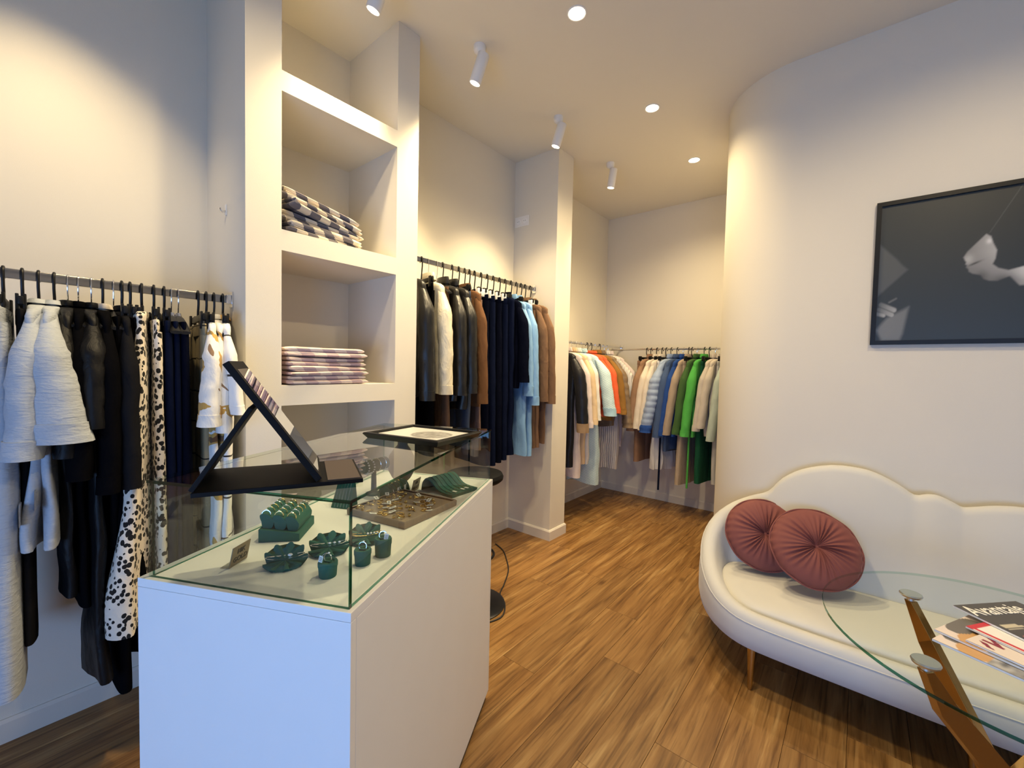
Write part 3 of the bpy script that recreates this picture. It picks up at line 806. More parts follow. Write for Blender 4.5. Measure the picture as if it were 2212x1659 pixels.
hang(1, .203, -5, 'wire', 'black_dress', 'dress', 'long black satin dress with puffed shoulder, third of the black tops', 'long black satin dress', SATIN, .38, sw=.19, hw=.22, t=.015, t1=.035, amp=.012, cuff=1.2, r0=(.05, .035), r1=(.04, .03), cuffh=0)
hang(1, .231, -4, 'arm', 'black_jacket', 'jacket', 'black jacket on the hanger with a showing pale collar lining', 'black jacket with pale collar lining', BLK, .80, sw=.195, t=.014, t1=.018, cuff=1.0, r0=(.04, .03), r1=(.036, .028), cmat=STONE)
hang(1, .258, -4, 'wire', 'wide_trousers', 'trousers', 'long black wide trousers reaching nearest the floor', 'long black wide trousers', BLK, .29, 'trousers', ww=.17, leg=.10, t1=.02)
hang(1, .280, -4, 'clip', 'black_cardigan', 'cardigan', 'charcoal cardigan beside the heart-print dress', 'charcoal cardigan beside the heart-print dress', CHAR, .95, sw=.19, t=.012, t1=.015, cuff=1.0, r0=(.036, .026), r1=(.034, .026), cuffh=0)
hang(1, .302, -4, 'clip', 'black_skirt', 'skirt', 'long black skirt below and behind the heart-print dress', 'long black skirt behind the heart-print dress', BLK, .40, 'skirt', hw=.20, t1=.022, amp=.006)
hang(1, .334, -12, 'clip', 'print_dress', 'dress', 'long cream dress with black heart print, the fuller of the two', 'fuller cream heart-print dress', HEART, .50, sw=.18, hw=.27, t=.022, t1=.050, tmax=.05, amp=.014, k=1.5, drift=-.035, slope=.03, neck=.15, collar=0, strap=(0, HEART))
hang(1, .368, -8, 'clip', 'print_trousers', 'trousers', 'cream trousers with black heart print, beside the navy trousers', 'cream heart-print trousers', HEART, .68, 'trousers', ww=.17, leg=.10, t1=.018, mat2=HEART)
hang(1, .398, -8, 'clip', 'navy_trousers', 'trousers', 'navy trousers next to the heart-print trousers', 'navy trousers next to the heart print', NAVY, .48, 'trousers', ww=.16, leg=.11, t1=.018)
hang(1, .419, -7, 'wire', 'navy_trousers', 'trousers', 'navy trousers between the other navy pair and the black pair', 'middle navy trousers', NAVY, .46, 'trousers', ww=.155, leg=.11, t1=.012)
hang(1, .440, -6, 'wire', 'black_trousers', 'trousers', 'black flared trousers beside the olive line-print trousers', 'black flared trousers beside the olive print', NAVY2, .45, 'trousers', ww=.16, leg=.13, t1=.018)
hang(1, .503, -6, 'clip', 'print_trousers', 'trousers', 'olive trousers with thin black line print', 'olive line-print trousers', OLIVE, .60, 'trousers', ww=.15, leg=.08, t1=.016)
hang(1, .530, -8, 'clip', 'print_shirt', 'shirt', 'white shirt with gold and brown scarf print', 'white shirt with gold scarf print', SCARF, .62, sw=.185, hw=.2, t=.014, t1=.022, cuff=1.18, r0=(.045, .03), r1=(.05, .034), cuffh=.04, vo=-.02)
hang(1, .556, -8, 'arm', 'print_blouse', 'blouse', 'white and brown printed blouse squeezed before the white line-print dress', 'white and brown printed blouse', SCARF, .85, sw=.18, t=.012, t1=.016, cuff=1.15, r0=(.036, .026), r1=(.036, .026), cuffh=0)
hang(1, .587, -12, 'clip', 'print_dress', 'dress', 'white dress with black horizontal lines and gold-brown shoulders', 'white line-print dress with gold shoulders', WGRID, .44, sw=.195, hw=.21, t=.016, t1=.020, cuff=1.22, r0=(.045, .022), r1=(.05, .024), cuffh=.03, out=.025, vo=.03, cmat=GOLDY, smat=WGRID)

# --- high niche rail
Y2 = -11
hang(2, 1.575, Y2, 'arm', 'leather_jacket', 'jacket', 'black leather biker jacket with zipped sleeve beside the shelving column', 'black leather biker jacket', LEATH, 1.22, sw=.20, t=.03, t1=.034, cuff=1.22, r0=(.055, .05), r1=(.042, .042), collar=.055)
hang(2, 1.665, Y2, 'clip', 'black_trousers', 'trousers', 'black trousers hanging below the leather jackets', 'black trousers below the leather jackets', BLK, .86, 'trousers', ww=.15, t1=.02)
hang(2, 1.715, Y2, 'wire', 'trench_coat', 'coat', 'cream trench coat in a clear garment bag between black leather jackets', 'cream trench coat', CREAM, 1.24, sw=.20, t=.03, t1=.036, cuff=1.25, r0=(.05, .045), r1=(.042, .04), collar=.06, flare=.4)
hang(2, 1.785, Y2, 'wire', 'brown_trousers', 'trousers', 'dark brown trousers showing below the cream trench coat', 'dark brown trousers under the trench coat', BROWN2, .88, 'trousers', ww=.15, t1=.018)
hang(2, 1.835, Y2, 'arm', 'leather_jacket', 'jacket', 'black leather jacket right of the cream trench coat', 'black leather jacket right of the trench coat', LEATH, 1.18, sw=.20, t=.028, t1=.034, cuff=1.24, r0=(.05, .045), r1=(.042, .04), collar=.055)
hang(2, 1.915, Y2, 'arm', 'leather_jacket', 'jacket', 'long black leather jacket beside the brown suede jacket', 'long black leather jacket by the suede jacket', LEATH, 1.12, sw=.205, t=.028, t1=.034, cuff=1.25, r0=(.05, .045), r1=(.042, .04), collar=.055)
hang(2, 1.975, Y2, 'clip', 'dark_jeans', 'jeans', 'dark denim jeans on a clip hanger below the leather jackets', 'dark denim jeans', DENIM, .86, 'trousers', ww=.15, t1=.018)
hang(2, 2.030, Y2, 'arm', 'suede_jacket', 'jacket', 'brown suede jacket between black leather and navy clothes', 'brown suede jacket', SUEDE, 1.15, sw=.195, t=.022, t1=.026, cuff=1.18, r0=(.045, .034), r1=(.04, .034), cuffh=.06)
hang(2, 2.075, Y2, 'clip', 'mauve_trousers', 'trousers', 'mauve-brown trousers hanging below the brown suede jacket', 'mauve-brown trousers', MAUVE, .84, 'trousers', paper=1, ww=.15, t1=.016)
for i, (y, hm, ds) in enumerate([(2.125, .73, 'first'), (2.19, .72, 'second'), (2.255, .73, 'third'), (2.32, .74, 'fourth')]):
    hang(2, y, Y2, 'clip', 'navy_trousers', 'trousers', ds + ' pair of long navy trousers counted from the brown suede jacket', ds + ' navy trousers after the suede jacket', NAVY if i % 2 else NAVY2, hm, 'trousers', paper=1, ww=.17, leg=.10, t1=.026)
hang(2, 2.39, Y2, 'clip', 'navy_dress', 'dress', 'long navy dress beside the navy shirt', 'long navy dress beside the navy shirt', NAVY, .76, sw=.18, hw=.2, t=.024, t1=.034, slope=.04, neck=.12, collar=0)
hang(2, 2.455, Y2, 'arm', 'navy_shirt', 'shirt', 'navy long-sleeved shirt beside the light blue shirt dresses', 'navy long-sleeved shirt', NAVY2, 1.24, sw=.20, t=.026, t1=.030, cuff=1.31, r0=(.05, .036), r1=(.042, .036), collar=.05)
hang(2, 2.525, Y2, 'clip', 'shirt_dress', 'dress', 'light blue shirt dress nearer the navy shirt', 'light blue shirt dress nearer the navy shirt', SKY, .75, sw=.19, hw=.21, t=.022, t1=.03, cuff=1.21, r0=(.045, .03), r1=(.042, .034), cuffh=.07)
hang(2, 2.590, Y2, 'arm', 'shirt_dress', 'dress', 'light blue shirt dress nearer the brown clothes', 'light blue shirt dress nearer the brown clothes', SKY, .74, sw=.195, hw=.21, t=.024, t1=.032, cuff=1.14, r0=(.048, .036), r1=(.042, .036), cuffh=.06)
hang(2, 2.648, -8, 'clip', 'brown_trousers', 'trousers', 'brown trousers between light blue and brown shirt dresses', 'brown trousers by the light blue dress', BROWN2, .78, 'trousers', paper=1, ww=.16, leg=.1, t1=.022)
hang(2, 2.700, -7, 'clip', 'shirt_dress', 'dress', 'brown shirt dress with turned cuff beside brown trousers', 'brown shirt dress with turned cuff', BROWN, .77, sw=.19, hw=.2, t=.02, t1=.026, cuff=1.16, r0=(.045, .032), r1=(.04, .03), cuffh=.06)
hang(2, 2.768, -4, 'arm', 'brown_shirt', 'shirt', 'brown long-sleeved shirt closest to the partition', 'brown shirt closest to the partition', BROWN, .80, sw=.20, hw=.19, t=.022, t1=.024, cuff=1.14, r0=(.048, .032), r1=(.042, .032), cuffh=.06, out=.02)

# --- rail behind the partition
Y3 = -8
hang(3, 3.24, Y3, 'arm', 'quilted_jacket', 'jacket', 'black quilted jacket with brown ribbed cuff and cream piping beside the partition', 'black quilted jacket with brown cuff', BLKQ, .52, sw=.21, t=.04, t1=.048, cuff=.87, r0=(.06, .055), r1=(.05, .05), cuffmat=RIB, cuffh=.075, out=.05, piping=PIPE, buttons=M['silver'])
hang(3, 3.36, Y3, 'wire', 'pink_shirt', 'shirt', 'pale pink-white shirt right of the black quilted jacket', 'pale pink-white shirt', PINKW, .42, sw=.20, t=.034, t1=.045, cuff=.90, r0=(.045, .04), r1=(.042, .036), out=.05)
hang(3, 3.45, Y3, 'wire', 'cotton_shirt', 'shirt', 'cream-yellow shirt beside the pale pink one', 'cream-yellow shirt', YELW, .52, sw=.20, t=.032, t1=.038, cuff=.92, r0=(.045, .036), r1=(.042, .036), out=.05)
hang(3, 3.53, Y3, 'wire', 'white_shirt', 'shirt', 'white shirt next to the pale blue herringbone dress', 'white shirt next to the herringbone dress', WHT, .50, sw=.20, t=.026, t1=.034, cuff=.95, r0=(.04, .034), r1=(.04, .034), out=.04)
hang(3, 3.64, Y3, 'wire', 'herringbone_dress', 'dress', 'pale blue herringbone shirt dress with plain blue turned cuff', 'pale blue herringbone dress', HERR, .31, sw=.215, hw=.23, t=.04, t1=.06, cuff=.99, r0=(.055, .05), r1=(.058, .052), cuffh=.07, cuffmat=PBLUE, out=.085, amp=.015)
hang(3, 3.755, Y3, 'arm', 'orange_sweater', 'sweater', 'orange knit sweater nearer the herringbone dress', 'orange sweater nearer the herringbone dress', ORNG, .95, sw=.20, t=.034, t1=.038, cuff=1.02, r0=(.045, .04), r1=(.04, .036), out=.06, collar=.03)
hang(3, 3.835, Y3, 'arm', 'orange_sweater', 'sweater', 'orange knit sweater nearer the mustard jacket', 'orange sweater nearer the mustard jacket', ORNG, .93, sw=.205, t=.034, t1=.038, cuff=1.0, r0=(.045, .04), r1=(.04, .036), out=.07, collar=.03)
hang(3, 3.925, -4, 'wire', 'suede_jacket', 'jacket', 'mustard suede jacket with button flap', 'mustard suede jacket', MUST, .90, sw=.21, t=.038, t1=.044, cuff=.98, r0=(.05, .045), r1=(.045, .042), out=.07)
hang(3, 4.015, 0, 'arm', 'puffer_jacket', 'jacket', 'bronze puffer jacket beside the mustard jacket', 'bronze puffer jacket', TAUP, .82, sw=.205, t=.036, t1=.042, cuff=.84, r0=(.05, .045), r1=(.048, .045), quilt=.07, out=.08)
hang(3, 4.10, 4, 'wire', 'cable_cardigan', 'cardigan', 'long white cable-knit cardigan near the room corner', 'long white cable-knit cardigan', WCAB, .36, sw=.21, t=.036, t1=.045, cuff=.89, r0=(.05, .042), r1=(.045, .04), out=.09)
hang(3, 4.185, 8, 'wire', 'white_blouse', 'blouse', 'pinkish white blouse last before the room corner', 'pinkish white blouse in the corner', PINKW, .60, sw=.20, t=.03, t1=.034, cuff=.93, r0=(.045, .036), r1=(.04, .034), out=.10)

# --- far wall rail (pos = x)
Y4 = -10
hang(4, -1.735, Y4, 'clip', 'brown_trousers', 'trousers', 'cocoa brown trousers at the left end of the far rail', 'cocoa trousers on the far rail', COCOA, .47, 'trousers', ww=.17, leg=.1, t1=.024)
hang(4, -1.69, Y4, 'arm', 'camel_coat', 'coat', 'camel brown coat next to the cocoa trousers', 'camel brown coat', CAMEL, .80, sw=.205, t=.026, t1=.034, cuff=.80, r0=(.05, .04), r1=(.045, .04), vo=-.06, cuffh=0)
hang(4, -1.63, Y4, 'clip', 'cream_jacket', 'jacket', 'cream jacket beside the camel coat', 'cream jacket beside the camel coat', IVORY, .84, sw=.20, t=.026, t1=.034, cuff=.83, r0=(.05, .038), r1=(.045, .038), vo=-.06, cuffh=0)
hang(4, -1.575, Y4, 'clip', 'cream_jacket', 'jacket', 'cream jacket beside the pale blue quilted jacket', 'cream jacket beside the quilted jacket', IVORY, .83, sw=.20, t=.024, t1=.032, cuff=.82, r0=(.05, .038), r1=(.045, .038), vo=-.06, cuffh=0)
hang(4, -1.535, Y4, 'clip', 'pleated_skirt', 'skirt', 'long white pleated skirt below the quilted jacket', 'long white pleated skirt', WHT, .41, 'skirt', hw=.19, t1=.04, amp=.02, k=4)
hang(4, -1.485, Y4, 'arm', 'quilted_jacket', 'jacket', 'pale blue quilted jacket with dark blue cuff', 'pale blue quilted jacket', QBLUE, .84, sw=.205, t=.026, t1=.034, cuff=.81, r0=(.06, .055), r1=(.052, .055), quilt=.058, cuffmat=ROYAL, cuffh=.07, vo=-.09, out=.04)
hang(4, -1.425, Y4, 'arm', 'blue_coat', 'coat', 'denim blue coat with a long dangling belt', 'denim blue belted coat', DBLUE, .62, sw=.205, t=.026, t1=.034, cuff=.77, r0=(.05, .04), r1=(.045, .038), vo=-.05, belt=(.8, .57, NAVY, -.045))
hang(4, -1.365, Y4, 'wire', 'blue_jacket', 'jacket', 'royal blue jacket on the far rail', 'royal blue jacket', ROYAL, .78, sw=.20, t=.024, t1=.03, cuff=.79, r0=(.048, .036), r1=(.042, .036), vo=-.07)
hang(4, -1.315, Y4, 'arm', 'beige_coat', 'coat', 'beige coat between royal blue and olive green', 'beige coat on the far rail', BEIGE, .80, sw=.205, t=.024, t1=.03, cuff=.80, r0=(.05, .036), r1=(.045, .036), vo=-.07, cuffh=0)
hang(4, -1.285, Y4, 'clip', 'beige_trousers', 'trousers', 'wide beige trousers hanging under the beige coat', 'wide beige trousers', BEIGE, .32, 'trousers', ww=.17, leg=.13, t1=.03)
hang(4, -1.235, Y4, 'wire', 'green_shirt', 'shirt', 'dark olive green shirt next to the bright green one', 'olive green shirt', KHAKI, .83, sw=.20, t=.024, t1=.03, cuff=.82, r0=(.048, .036), r1=(.042, .036), vo=-.06)
hang(4, -1.17, Y4, 'arm', 'green_shirt', 'shirt', 'bright green shirt with chest pocket', 'bright green shirt', GREEN, .79, sw=.205, t=.028, t1=.034, cuff=.81, r0=(.052, .042), r1=(.046, .04), vo=-.04, belt=(.82, .52, GREEN, -.03))
hang(4, -1.125, Y4, 'clip', 'green_trousers', 'trousers', 'dark green trousers hanging below the bright green shirt', 'dark green trousers', DGREEN, .36, 'trousers', ww=.17, leg=.11, t1=.03)
hang(4, -1.07, Y4, 'wire', 'stone_shirt', 'shirt', 'stone coloured shirt next to the bright green shirt', 'stone shirt next to bright green', STONE, .82, sw=.20, t=.022, t1=.028, cuff=.87, r0=(.045, .034), r1=(.04, .032), vo=-.05)
hang(4, -1.025, Y4, 'wire', 'stone_jacket', 'jacket', 'pale stone jacket with rolled cuff beside the mint jackets', 'pale stone jacket with rolled cuff', STONE, .88, sw=.205, t=.022, t1=.028, cuff=.90, r0=(.048, .036), r1=(.044, .034), vo=-.05)
hang(4, -.985, Y4, 'clip', 'grey_trousers', 'trousers', 'light grey trousers under the stone jackets', 'light grey trousers', LGREY, .38, 'trousers', ww=.17, leg=.11, t1=.024)
hang(4, -.94, Y4, 'arm', 'mint_jacket', 'jacket', 'mint green jacket nearer the stone jackets', 'mint jacket nearer the stone jackets', MINT, .79, sw=.205, t=.024, t1=.03, cuff=.79, r0=(.05, .036), r1=(.045, .036), vo=-.05, cuffh=0)
hang(4, -.895, Y4, 'clip', 'mint_trousers', 'trousers', 'pale mint trousers under the mint jackets', 'pale mint trousers', MINT, .33, 'trousers', ww=.17, leg=.12, t1=.024)
hang(4, -.85, -4, 'wire', 'mint_jacket', 'jacket', 'mint green jacket half hidden by the curved wall', 'mint jacket at the curved wall', MINT, .79, sw=.205, t=.024, t1=.026, cuff=.80, r0=(.05, .034), r1=(.045, .034), vo=-.02, cuffh=0)

# ------------------------------------------------------------------ folded shirts in the niches
def folded_shirt(loc, rotz, w, d, h, mat, label, group, seed, tilt=(0, 0), droop=0.0):
    t = thing('folded_shirt', label, 'shirt', loc, rotz, group)
    t.rotation_euler = (tilt[0], tilt[1], rotz)
    def slab(x0, x1, y0, y1, z0, z1, sd):
        mb = MB(); rings = []; nx, nr = 22, 16
        for i in range(nx + 1):
            f = i / nx; x = x0 + (x1 - x0) * f; ring = []
            e = min(f, 1 - f) * (x1 - x0); hh = (z1 - z0) * .5; sc = math.sqrt(max(0.0, 1 - (1 - min(1, e / hh)) ** 2)) if e < hh else 1
            for k in range(nr * 2):
                a = 2 * PI * k / (nr * 2); ca, sa = math.cos(a), math.sin(a)
                y = (y0 + y1) / 2 + (y1 - y0) / 2 * math.copysign(abs(ca) ** .22, ca)
                z = (z0 + z1) / 2 + hh * (.35 + .65 * sc) * math.copysign(abs(sa) ** .55, sa)
                z += .007 * nz(x * 9, y * 9, sd, seed) * (1 if sa > 0 else .25) - droop * max(0, x - .02) ** 2 * 10
                ring.append((x + .006 * nz(y * 14, z * 40, sd, seed), y + .005 * nz(x * 14, z * 40, sd + 3, seed), z))
            rings.append(ring)
        return mb.loft(rings)
    slab(-d / 2, d / 2, -w / 2, w / 2, 0, h * .52, 1).build('lower_fold', mat, t, smooth=70)
    slab(-d / 2 + .008, d / 2 - .006, -w / 2 + .004, w / 2 - .010, h * .5, h, 2).build('upper_fold', mat, t, smooth=70)
    slab(d * .10, d / 2 - .012, -w / 2 + .02, w * .10, h * .44, h * .60, 3).build('sleeve_fold', mat, t, smooth=70)
    return t
LIL = cloth('lilac_gingham', (0.38, 0.25, 0.27), crease=.3, pattern='gingham', c1=(0.54, 0.40, 0.41), c2=(0.74, 0.62, 0.56), k=9, cscale=10)
NVG = cloth('navy_gingham', (0.045, 0.045, 0.07), crease=.3, pattern='gingham', c1=(0.15, 0.14, 0.16), c2=(0.70, 0.62, 0.50), k=10, cscale=10)
rr = random.Random(5)
LP = ['bottom', 'second lowest', 'second highest', 'topmost']
for k in range(4):
    folded_shirt((-2.085 + rr.uniform(-.01, .01), .965 + rr.uniform(-.008, .008), 1.3045 + k * .0415), rad(rr.uniform(-4, 4)), .38, .40, .042, LIL,
                 LP[k] + ' lilac gingham folded shirt in the stack on the lower shelf', 'lilac folded shirts on the lower shelf', 11 + k)
for k, (dx, dy, rz, tx) in enumerate([(0, .0, 6, 3), (-.01, .005, -5, 7), (.01, -.01, 10, 9), (-.005, .0, -3, 12)]):
    folded_shirt((-2.09 + dx, .955 + dy, 1.958 + k * .040), rad(rz), .37, .38, .050, NVG,
                 LP[k] + ' navy and white gingham folded shirt in the slumped upper pile', 'navy folded shirts on the upper shelf', 31 + k, tilt=(rad(-tx), rad(2)))

# ------------------------------------------------------------------ sofa
sofa = thing('cloud_sofa', 'cream velvet curved sofa with scalloped cloud back and brass legs', 'sofa', (.35, 2.45, 0))
SO = Vector((.35, 2.45, 0))
OUT = [(.45, 2.075, .335), (.2, 2.07, .335), (0, 2.07, .335), (-.2, 2.07, .336), (-.35, 2.08, .34), (-.44, 2.12, .35), (-.52, 2.20, .368), (-.59, 2.32, .40), (-.635, 2.44, .445), (-.655, 2.56, .51), (-.635, 2.665, .58),
       (-.57, 2.74, .64), (-.48, 2.785, .69), (-.385, 2.80, .735), (-.318, 2.80, .82), (-.231, 2.80, .885), (-.106, 2.80, .928), (.012, 2.80, .931), (.087, 2.80, .912), (.162, 2.80, .873), (.214, 2.80, .838), (.258, 2.80, .85), (.296, 2.80, .851),
       (.348, 2.80, .828), (.375, 2.80, .815), (.42, 2.80, .827), (.477, 2.80, .844), (.56, 2.80, .854), (.70, 2.80, .84), (.85, 2.80, .78), (.98, 2.80, .71), (1.10, 2.785, .66), (1.22, 2.74, .60), (1.31, 2.66, .54), (1.345, 2.55, .48), (1.32, 2.42, .43), (1.26, 2.30, .39),
       (1.17, 2.19, .36), (1.06, 2.12, .345), (.92, 2.085, .337), (.7, 2.075, .335)]
path = catmull(OUT, 3, True)
NP = len(path); rings = []; inner = []
for i, p in enumerate(path):
    a, b = path[i - 1], path[(i + 1) % NP]
    tg = Vector((b.x - a.x, b.y - a.y, 0)).normalized()
    nrm = Vector((tg.y, -tg.x, 0))            # inwards for this direction of travel
    if nrm.dot(Vector((.35, 2.42, 0)) - Vector((p.x, p.y, 0))) < 0: nrm = -nrm
    h = p.z; B = Vector((p.x, p.y, 0)) - SO
    W = .070
    hi = max(0.0, min(1.0, (h - .34) / .35))
    prof = [(.012, .188), (.002, .190), (-.006, .198), (-.013, .235), (-.014, (h + .21) / 2), (-.008, h - .034), (0.0, h - .016), (.014, h - .004), (.032, h), (.052, h - .004), (W - .006, h - .016), (W + .002, h - .03), (W + .012 + .045 * hi, (h + .30) / 2 - .01), (W + .02 + .07 * hi, .285)]
    rings.append([B + nrm * d + Vector((0, 0, z)) for d, z in prof])
    inner.append(B + nrm * (W + .004 + .05 * hi))
MB().loft(rings, closed=True).build('frame', M['sofa_velvet'], sofa, smooth=60)
MB().prism([(p.x, p.y) for p in [r[0] for r in rings]], .183, .24).build('base', M['sofa_velvet'], sofa, smooth=0)
cen = Vector((.0, -.02, 0)); rings2 = []
for s, z in ((1.0, .27), (1.0, .318), (.992, .331), (.97, .339), (.92, .345), (.8, .351), (.5, .356), (.1, .358)):
    rings2.append([cen + (q - cen) * s + Vector((0, 0, z)) for q in inner])
MB().loft(rings2).build('seat_cushion', M['sofa_velvet'], sofa, smooth=60)
MB().tube([r[5] for r in rings], .0028, 6, closed=True).build('piping', M['sofa_velvet'], sofa)
for lx, ly, dx, dy in ((-.328, 2.118, 0, -.022), (.95, 2.15, .03, -.045), (-.33, 2.68, -.03, .04), (.98, 2.68, .03, .04), (.35, 2.15, 0, -.04)):
    q = Vector((lx, ly, 0)) - SO
    MB().tube([q + Vector((dx, dy, 0)), q + Vector((dx, dy, .004)), q + Vector((0, 0, .20))], [.0075, .009, .021], 16).build('leg', M['brass'], sofa)

def round_cushion(c, nrm, label, R, seed):
    t = thing('round_cushion', label, 'cushion', c, 0, 'round velvet cushions on the sofa')
    q = Vector(nrm).normalized().to_track_quat('Z', 'Y'); t.rotation_mode = 'QUATERNION'; t.rotation_quaternion = q
    NA, T = 192, .062
    def prof(f, a, top):
        pl = 30
        pleat = math.sin(pl * a + 1.6 * math.sin(3 * a + seed) + seed + 1.2 * f) 
        amp = .0042 * math.sin(min(1, f * 1.15) * PI) ** .6 * (1 + .6 * math.sin(5 * a + seed))
        dome = T * (1 - f ** 2.6) ** .62 * (1 - .62 * math.exp(-(f / .17) ** 1.3))
        return (dome + amp * pleat) * top
    rings = []; n = 16
    for i in range(n):
        f = .03 + .97 * i / (n - 1)
        rings.append([(R * f * (1 + .012 * math.sin(30 * a + seed) * (f > .9)) * math.cos(a), R * f * math.sin(a), prof(f, a, 1)) for a in (2 * PI * k / NA for k in range(NA))])
    for i in range(n - 2, -1, -1):
        f = .03 + .97 * i / (n - 1)
        rings.append([(R * f * math.cos(a), R * f * math.sin(a), prof(f, a, -1)) for a in (2 * PI * k / NA for k in range(NA))])
    MB().loft(rings).build('cover', M['rose_velvet'], t, smooth=80)
    MB().tube([((R + .001) * math.cos(a), (R + .001) * math.sin(a), .004 * math.sin(9 * a + seed)) for a in (2 * PI * k / 72 for k in range(72))], .0042, 6, closed=True).build('piping', M['rose_velvet'], t)
    MB().lathe([(0, .004), (.006, .004), (.010, 0), (.006, -.003), (0, -.003)], 14, (0, 0, T * .38 + .001)).build('button', M['rose_velvet'], t)
    return t
round_cushion((-.372, 2.60, .535), (.36, -.80, .50), 'dusty rose pleated round cushion against the sofa arm, partly covered', .185, 1.0)
round_cushion((-.142, 2.50, .560), (.30, -.78, .62), 'dusty rose pleated round cushion in front, overlapping the other', .19, 2.3)

# ------------------------------------------------------------------ round glass table
TX, TY, TZ, TR = .346, 1.594, .735, .413
table = thing('glass_table', 'round clear glass table with crossed gold steel legs before the sofa', 'table', (TX, TY, 0))
g = MB(); n = 96
def circ(r, z): return [(r * math.cos(2 * PI * k / n), r * math.sin(2 * PI * k / n), z) for k in range(n)]
r_ = [circ(TR - .0015, TZ - .008), circ(TR, TZ - .0065), circ(TR, TZ - .0015), circ(TR - .0015, TZ)]
g.cur = 1; g.loft(r_, False, False)
g.cur = 0; b0 = len(g.v)
g.add(circ(TR - .0015, TZ), [tuple(range(n))]); g.add(circ(TR - .0015, TZ - .008), [tuple(range(n - 1, -1, -1))])
go = g.build('glass_top', [M['glass'], M['glass_edge']], table, smooth=40)
for k in range(4):
    a = PI / 4 + k * PI / 2
    dx, dy = .285 * math.cos(a), .285 * math.sin(a)
    tn = Vector((-math.sin(a), math.cos(a), 0))
    MB().lathe([(0, TZ - .0081), (.026, TZ - .0081), (.028, TZ - .012), (.026, TZ - .017), (.010, TZ - .020), (.010, TZ - .034), (0, TZ - .034)], 32, (dx, dy, 0)).build('support_disc', M['brushed_chrome'], table)
    top = Vector((dx, dy, TZ - .034)); sft = tn * .030
    bot = Vector((-dx * .95, -dy * .95, 0))
    mid0 = top * .78 + bot * .22
    secs = [(top, .014), (top + (bot - top) * .10 + Vector((0, 0, -.02)), .023), (top + (bot - top) * .5 + sft, .030), (bot + (top - bot) * .08, .030), (bot, .028)]
    rg = []
    ax = (bot - top).normalized(); nn = tn.cross(ax).normalized()
    for p, hw in secs:
        rg.append([p + tn * .011 * sx + nn * hw * sy for sx, sy in ((-1, -1), (1, -1), (1, 1), (-1, 1))])
    # flat cut at the top and on the floor
    for q in rg[0]: q.z = TZ - .030
    for q in rg[-1]: q.z = 0.0
    MB().loft(rg).build('leg', M['gold_leg'], table, smooth=0, bevel=.0015)

# ------------------------------------------------------------------ flat prints made of fine coloured grids
def print_mat(name, rough=0.35, coat=0.0):
    m, nt, b = new_mat(name)
    at = nd(nt, 'ShaderNodeVertexColor'); at.layer_name = 'print'
    nt.links.new(at.outputs['Color'], b.inputs['Base Color']); b.inputs['Roughness'].default_value = rough; b.inputs['Coat Weight'].default_value = coat
    return m
M['print'] = print_mat('printed_paper', 0.3)
M['photo'] = print_mat('photo_print', 0.45)
def print_sheet(name, w, h, nx, ny, fn, mat, parent, loc=(0, 0, 0), rot=(0, 0, 0)):
    vs = [(w * i / nx, h * j / ny, 0) for j in range(ny + 1) for i in range(nx + 1)]
    fs = [(j * (nx + 1) + i, j * (nx + 1) + i + 1, (j + 1) * (nx + 1) + i + 1, (j + 1) * (nx + 1) + i) for j in range(ny) for i in range(nx)]
    me = bpy.data.meshes.new(name); me.from_pydata(vs, [], fs)
    ca = me.color_attributes.new('print', 'FLOAT_COLOR', 'POINT')
    buf = []
    for j in range(ny + 1):
        for i in range(nx + 1): buf += [*fn(i / nx, j / ny), 1.0]
    ca.data.foreach_set('color', buf)
    me.materials.append(mat); me.update()
    o = bpy.data.objects.new(name, me); C.objects.link(o); o.parent = parent; o.location = loc; o.rotation_euler = rot
    return o
def sdist(px, py, poly):
    """signed distance to a polygon, negative inside"""
    d = 1e9; ins = False; n = len(poly); j = n - 1
    for i in range(n):
        x1, y1 = poly[i]; x2, y2 = poly[j]
        ex, ey = x2 - x1, y2 - y1; wx, wy = px - x1, py - y1
        t = max(0, min(1, (wx * ex + wy * ey) / (ex * ex + ey * ey + 1e-12)))
        d = min(d, math.hypot(wx - ex * t, wy - ey * t))
        if (y1 > py) != (y2 > py) and px < (x2 - x1) * (py - y1) / (y2 - y1) + x1: ins = not ins
        j = i
    return -d if ins else d
def soft(d, e): return max(0.0, min(1.0, .5 - d / e))

# ------------------------------------------------------------------ framed photograph on the wall
PWD, PHT = .545, .710
pic = thing('framed_photo', 'black framed dark portrait photograph hanging above the sofa', 'picture', (.022, YP, 1.556))
FRW = .020
fr = MB()
fr.box(0, PWD, -.022, 0, 0, FRW).box(0, PWD, -.022, 0, PHT - FRW, PHT).box(0, FRW, -.022, 0, FRW, PHT - FRW).box(PWD - FRW, PWD, -.022, 0, FRW, PHT - FRW)
fr.build('frame', M['black_plastic'], pic, smooth=0)
FACE = [(.605, .600), (.715, .705), (.745, .685), (.760, .640), (.785, .590), (.780, .535), (.765, .500), (.80, .470), (.86, .450), (.92, .462), (.98, .475), (1.0, .468), (1.0, .345), (.93, .345), (.87, .41), (.80, .385), (.75, .39), (.715, .405), (.695, .432), (.645, .447), (.622, .462), (.616, .482), (.603, .494), (.607, .506), (.597, .515), (.602, .529), (.593, .541), (.582, .563)]
HAT = [(.20, .45), (.22, .52), (.26, .64), (.15, .70), (.0, .74), (.0, .335), (.215, .51)]
